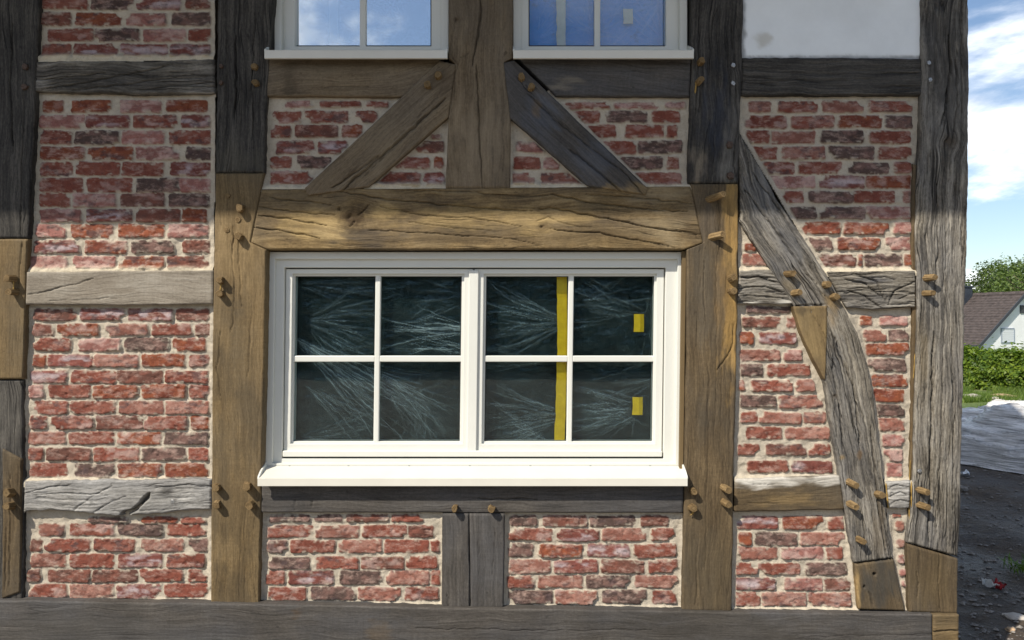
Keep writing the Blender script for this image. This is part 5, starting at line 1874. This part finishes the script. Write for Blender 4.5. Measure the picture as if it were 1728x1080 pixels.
    # gable windows
    for (b0, b1, z0, z1, mt, nm) in ((.62, 1.42, zr - 2.62, zr - 1.94, m_sh, 'window'), (-.22, .12, zr - 1.05, zr - .72, m_dk, 'window')):
        fm = MB()
        for x0, x1, y0, y1 in ((b0 - .05, b1 + .05, z0 - .05, z0), (b0 - .05, b1 + .05, z1, z1 + .05), (b0 - .05, b0, z0, z1), (b1, b1 + .05, z0, z1)):
            vs = [p(a, b, z) for a in (-.05, .03) for b, z in ((x0, y0), (x1, y0), (x1, y1), (x0, y1))]
            fm.add(vs, [(0, 1, 2, 3), (7, 6, 5, 4), (0, 4, 5, 1), (1, 5, 6, 2), (2, 6, 7, 3), (3, 7, 4, 0)])
        wn_ = fm.build(nm, m_trim if mt is m_dk else simple('grey window frame', (.30, .34, .40), rough=.5), o)
        pm = MB()
        k = 7 if mt is m_sh else 1
        for i in range(k):
            za, zb = z0 + (z1 - z0) * i / k, z0 + (z1 - z0) * (i + 1) / k - (.012 if k > 1 else 0)
            vs = [p(a, b, z) for a in (-.03, .02) for b, z in ((b0, za), (b1, za), (b1, zb), (b0, zb))]
            pm.add(vs, [(0, 1, 2, 3), (7, 6, 5, 4), (0, 4, 5, 1), (1, 5, 6, 2), (2, 6, 7, 3), (3, 7, 4, 0)])
        pm.build('roller_shutter' if k > 1 else 'pane', mt, wn_)
    # eaves-side band of windows, mostly hidden by the hedge
    fm = MB()
    for k in range(3):
        a = 1.6 + k * 2.6
        vs = [p(a + x, i_ + y, z) for x in (0, 1.2) for y, z in ((-.02, ze - 1.5), (.03, ze - 1.5), (.03, ze - .5), (-.02, ze - .5))]
        fm.add(vs, [(0, 1, 2, 3), (7, 6, 5, 4), (0, 4, 5, 1), (1, 5, 6, 2), (2, 6, 7, 3), (3, 7, 4, 0)])
        fm.build('window', m_dk, o)
        fm = MB()


neighbour()


# garden shed whose roof corner shows above the hedge
def shed():
    c = at_depth(1746, 600, 26)
    g0 = gz(c.x, c.y)
    o = empty('garden_shed', (c.x, c.y, g0))
    tag(o, 'small shed with a brown hipped roof showing just above the hedge at the right edge', 'shed')
    zt = CZ - (594 - 540) / F * 26
    mb = MB()
    mb.box(c.x - .7, c.x + .7, c.y - .7, c.y + .7, g0 - .2, zt - .55)
    mb.build('wall', simple('shed boards', (.16, .11, .07), rough=.9, nscale=15, var=.3), o)
    mb = MB()
    z0 = zt - .58
    mb.add([(c.x - .85, c.y - .85, z0), (c.x + .85, c.y - .85, z0), (c.x + .85, c.y + .85, z0), (c.x - .85, c.y + .85, z0), (c.x - .05, c.y, zt), (c.x + .05, c.y, zt)],
           [(0, 1, 5, 4), (1, 2, 5), (2, 3, 4, 5), (3, 0, 4), (3, 2, 1, 0)])
    mb.build('roof', simple('shed roofing', (.15, .105, .08), rough=.9, nscale=20, var=.3, bump=.5), o)


shed()


# heap under a grey plastic tarpaulin
def heap():
    cx_, cy_, ax, ay, hh = 6.75, 5.95, 1.75, 1.65, .50
    nu, nv = 220, 150
    g = np.linspace(-1.12, 1.12, nu)
    k = np.linspace(-1.12, 1.12, nv)
    U, Vv = np.meshgrid(g, k)
    x = cx_ + U * ax + (fbm(U * 3, Vv * 3, 4, 2) - .5) * .3
    y = cy_ + Vv * ay + (fbm(U * 3, Vv * 3, 14, 2) - .5) * .3
    rr = (np.abs(U) ** 2.4 + np.abs(Vv) ** 2.4) ** (1 / 2.4)
    prof = np.clip(1 - rr ** 3.2, 0, 1) ** .55
    z = hh * prof * (.92 + .9 * (fbm(U * 1.9, Vv * 1.9, 3, 2) - .5))
    wn_ = fbm(x * 1.1 + 2, y * 1.0 + z * 7 + (fbm(x * .8, y * .8, 9, 2) - .5) * 2, 31, 3)
    fold = 1 - np.abs(wn_ - .5) * 7
    z = z + np.clip(fold, 0, 1) * .075 * np.clip(prof * 3, 0, 1)
    w2 = fbm(x * 1.6, y * 2.2 + z * 22, 37, 3)
    z = z + np.clip(1 - np.abs(w2 - .5) * 9, 0, 1) * .035 * np.clip(prof * 3, 0, 1)
    y = y - np.clip(fold, 0, 1) * .05 * prof
    zz_ = ground_h(x, y) + .012 + z
    V = np.stack([x, y, zz_], -1).reshape(-1, 3)
    ii = np.arange(nu * nv).reshape(nv, nu)
    Fq = np.stack([ii[:-1, :-1], ii[:-1, 1:], ii[1:, 1:], ii[1:, :-1]], -1)
    rc = (rr[:-1, :-1] + rr[1:, 1:]) / 2
    Fq = Fq[rc < 1.06]
    m, nt, b = newmat('grey plastic tarpaulin')
    t = N(nt, 'ShaderNodeTexCoord').outputs['Object']
    tt = N(nt, 'ShaderNodeVectorMath', {0: t, 1: (1.2, 1.6, 24.0)}, operation='MULTIPLY').outputs[0]
    n = N(nt, 'ShaderNodeTexNoise', {'Vector': tt, 'Scale': 1.6, 'Detail': 6.0, 'Roughness': .6, 'Distortion': .8}).outputs[0]
    nt.links.new(RAMP(nt, n, [(0.3, (.20, .195, .185)), (0.46, (.52, .505, .49)), (0.62, (.84, .82, .80))]), b.inputs['Base Color'])
    b.inputs['Roughness'].default_value = .28
    nt.links.new(N(nt, 'ShaderNodeBump', {'Height': n, 'Strength': .8, 'Distance': .06}).outputs[0], b.inputs['Normal'])
    o = mesh_np('tarpaulin_heap', V, Fq, m, None, True)
    tag(o, 'low heap covered with a creased grey plastic tarpaulin on the dirt behind the house corner', 'covered heap')


heap()


# stones and litter
def stone(name, p, s, mat, label, cat, seed, group=None, flat=.6):
    r = np.random.RandomState(seed)
    bm = bmesh.new()
    bmesh.ops.create_icosphere(bm, subdivisions=2, radius=1)
    for v in bm.verts:
        q = v.co.copy()
        k = 1 + .45 * (vn(np.array([q.x * 1.4 + seed]), np.array([q.y * 1.4 + q.z * 1.7]), 3)[0] - .5) + .18 * r.uniform(-1, 1)
        v.co = Vector((q.x * s * k * 1.25, q.y * s * k, q.z * s * k * flat))
    bm.transform(Matrix.Rotation(r.uniform(0, 6), 4, 'Z'))
    me = bpy.data.meshes.new(name)
    bm.to_mesh(me)
    bm.free()
    me.materials.append(mat)
    o = bpy.data.objects.new(name, me)
    COL.objects.link(o)
    o.location = (p.x, p.y, gz(p.x, p.y) + s * flat * .45)
    tag(o, label, cat, group)
    return o


M_STONE = simple('pale stone', (.42, .38, .33), rough=.9, nscale=14, var=.25, bump=.6)
M_STONE2 = simple('ochre stone', (.45, .31, .19), rough=.9, nscale=14, var=.3, bump=.6)
M_STONEG = simple('grey pebble', (.20, .18, .16), rough=.85, nscale=30, var=.35, bump=.6)
SG = 'stones lying on the lawn'
stone('stone', ground_at(1643, 672), .20, M_STONE, 'flat greyish stone on the lawn, nearest the corner post', 'stone', 1, SG, .35)
stone('stone', ground_at(1681, 676), .10, M_STONE, 'small white stone on the lawn below the ochre rubble', 'stone', 2, SG)
stone('stone', ground_at(1694, 670), .20, M_STONE2, 'long ochre stone on the lawn in front of the hedge', 'stone', 3, SG, .35)
stone('stone', ground_at(1712, 671), .14, M_STONE2, 'second ochre stone, right beside the long one', 'stone', 4, SG, .4)
stone('stone', ground_at(1727, 679), .10, M_STONE, 'pale stone on the lawn at the right edge', 'stone', 5, SG)
PGp = 'pale stones on the bare earth'
stone('stone', ground_at(1712, 1042), .048, M_STONE, 'pale flat stone in the sunlit corner of the bare earth', 'stone', 6, PGp, .4)
stone('stone', ground_at(1625, 826), .045, M_STONEG, 'grey stone on the dirt beside the corner post', 'stone', 7, PGp)
stone('stone', ground_at(1706, 1066), .022, M_STONE2, 'small brownish pebble near the bottom right corner', 'stone', 8, PGp)


def scrap(name, p, w_, d_, mat, label, cat, seed):
    r = np.random.RandomState(seed)
    n = 7
    V = []
    for i in range(n):
        for j in range(n):
            u, v = i / (n - 1) - .5, j / (n - 1) - .5
            V.append((u * w_ + r.normal(0, w_ * .03), v * d_ + r.normal(0, d_ * .03), .012 + .03 * abs(r.normal(0, .7))))
    V = np.array(V)
    V2 = V.copy()
    V2[:, 2] -= .004
    V = np.concatenate([V, V2])
    Fq = [(i * n + j, i * n + j + 1, (i + 1) * n + j + 1, (i + 1) * n + j) for i in range(n - 1) for j in range(n - 1)]
    Fq += [tuple(n * n + k for k in f[::-1]) for f in Fq]
    o = mesh_np(name, V, np.array(Fq), mat, None, False)
    o.location = (p.x, p.y, gz(p.x, p.y) + .008)
    o.rotation_euler = (0, 0, r.uniform(0, 6))
    tag(o, label, cat)


scrap('paper_scrap', ground_at(1673, 992), .09, .05, simple('dirty white paper', (.55, .55, .52), rough=.8), 'crumpled white scrap on the dirt beside the red one', 'litter', 1)
scrap('plastic_scrap', ground_at(1686, 996), .07, .04, simple('red plastic scrap', (.36, .025, .03), rough=.5), 'small crumpled red scrap on the dirt', 'litter', 2)
scrap('paper_scrap', ground_at(1628, 803), .11, .08, simple('white film scrap', (.7, .72, .74), rough=.5), 'bright white scrap on the dirt near the tarpaulin heap', 'litter', 3)


def pebbles(n):
    r = np.random.RandomState(61)
    a = r.uniform(.55, .80, n)
    d = 3.4 + 9 * r.rand(n) ** 1.7
    x, y = a * d, d - D
    z = ground_h(x, y)
    base = np.array([(1, 0, 0), (0, 1, 0), (-1, 0, 0), (0, -1, 0), (0, 0, 1), (0, 0, -1)], float)
    fs = np.array([(0, 1, 4), (1, 2, 4), (2, 3, 4), (3, 0, 4), (1, 0, 5), (2, 1, 5), (3, 2, 5), (0, 3, 5)])
    s = .004 + .016 * r.rand(n) ** 3
    V = base[None] * (1 + r.normal(0, .2, (n, 6, 1))) * s[:, None, None] * np.array((1.2, 1, .6))[None, None] + np.stack([x, y, z + s * .3], -1)[:, None]
    Fq = (fs[None] + (np.arange(n) * 6)[:, None, None]).reshape(-1, 3)
    tag(mesh_np('gravel', V.reshape(-1, 3), Fq, M_STONEG, None, False), 'loose small gravel and crumbs scattered over the bare earth', 'gravel', kind='stuff')


pebbles(2600)


def weed(p, seed, label):
    r = np.random.RandomState(seed)
    n = 60
    th = r.uniform(0, 6.28, n)
    ln = r.uniform(.05, .13, n)
    V = []
    for k in range(n):
        b = np.array((r.normal(0, .04), r.normal(0, .04), 0))
        s = np.array((-math.sin(th[k]), math.cos(th[k]), 0)) * .006
        t = b + np.array((math.cos(th[k]) * ln[k] * .8, math.sin(th[k]) * ln[k] * .8, ln[k] * .7))
        m_ = (b + t) / 2 + np.array((0, 0, .02))
        V += [b, m_ - s, t, m_ + s]
    o = mesh_np('weed', np.array(V), np.arange(n * 4).reshape(n, 4), L_GRASS, None, False)
    o.location = (p.x, p.y, gz(p.x, p.y))
    tag(o, label, 'weed')


weed(ground_at(1722, 965), 1, 'green weed tuft on the dirt at the right edge')


# dense tall hedge across the yard in front of the house; the lower panes mirror it
def yard_hedge():
    o = tag(empty('tall_hedge', (0, -20, 0)), 'tall dark evergreen hedge across the yard, seen only mirrored in the lower window panes', 'hedge')
    r = np.random.RandomState(77)
    n = 9000
    x = r.uniform(-16, 16, n)
    top = 5.4 + 1.6 * (fbm(x * .5, x * 0, 3, 3) - .5) * 2
    z = top * r.rand(n) ** .8
    y = -20 + 1.0 - 1.1 * (z / top) ** 3 + (fbm(x * .9, z * .9, 5, 3) - .5) * 1.6 + r.uniform(-.5, .1, n)
    Nn = np.tile(np.array((0, .8, .5)), (n, 1))
    leaf_mesh('foliage', np.stack([x, y, z], -1), Nn, .22, leafmat('evergreen leaf', (.012, .022, .012), (.022, .038, .018), (.04, .06, .026)), o, 9)
    mb = MB()
    mb.box(-16, 16, -21.2, -20.4, -.2, 4.6)
    mb.build('twigs', simple('evergreen twigs', (.015, .02, .012), rough=1, bump=0), o)


yard_hedge()
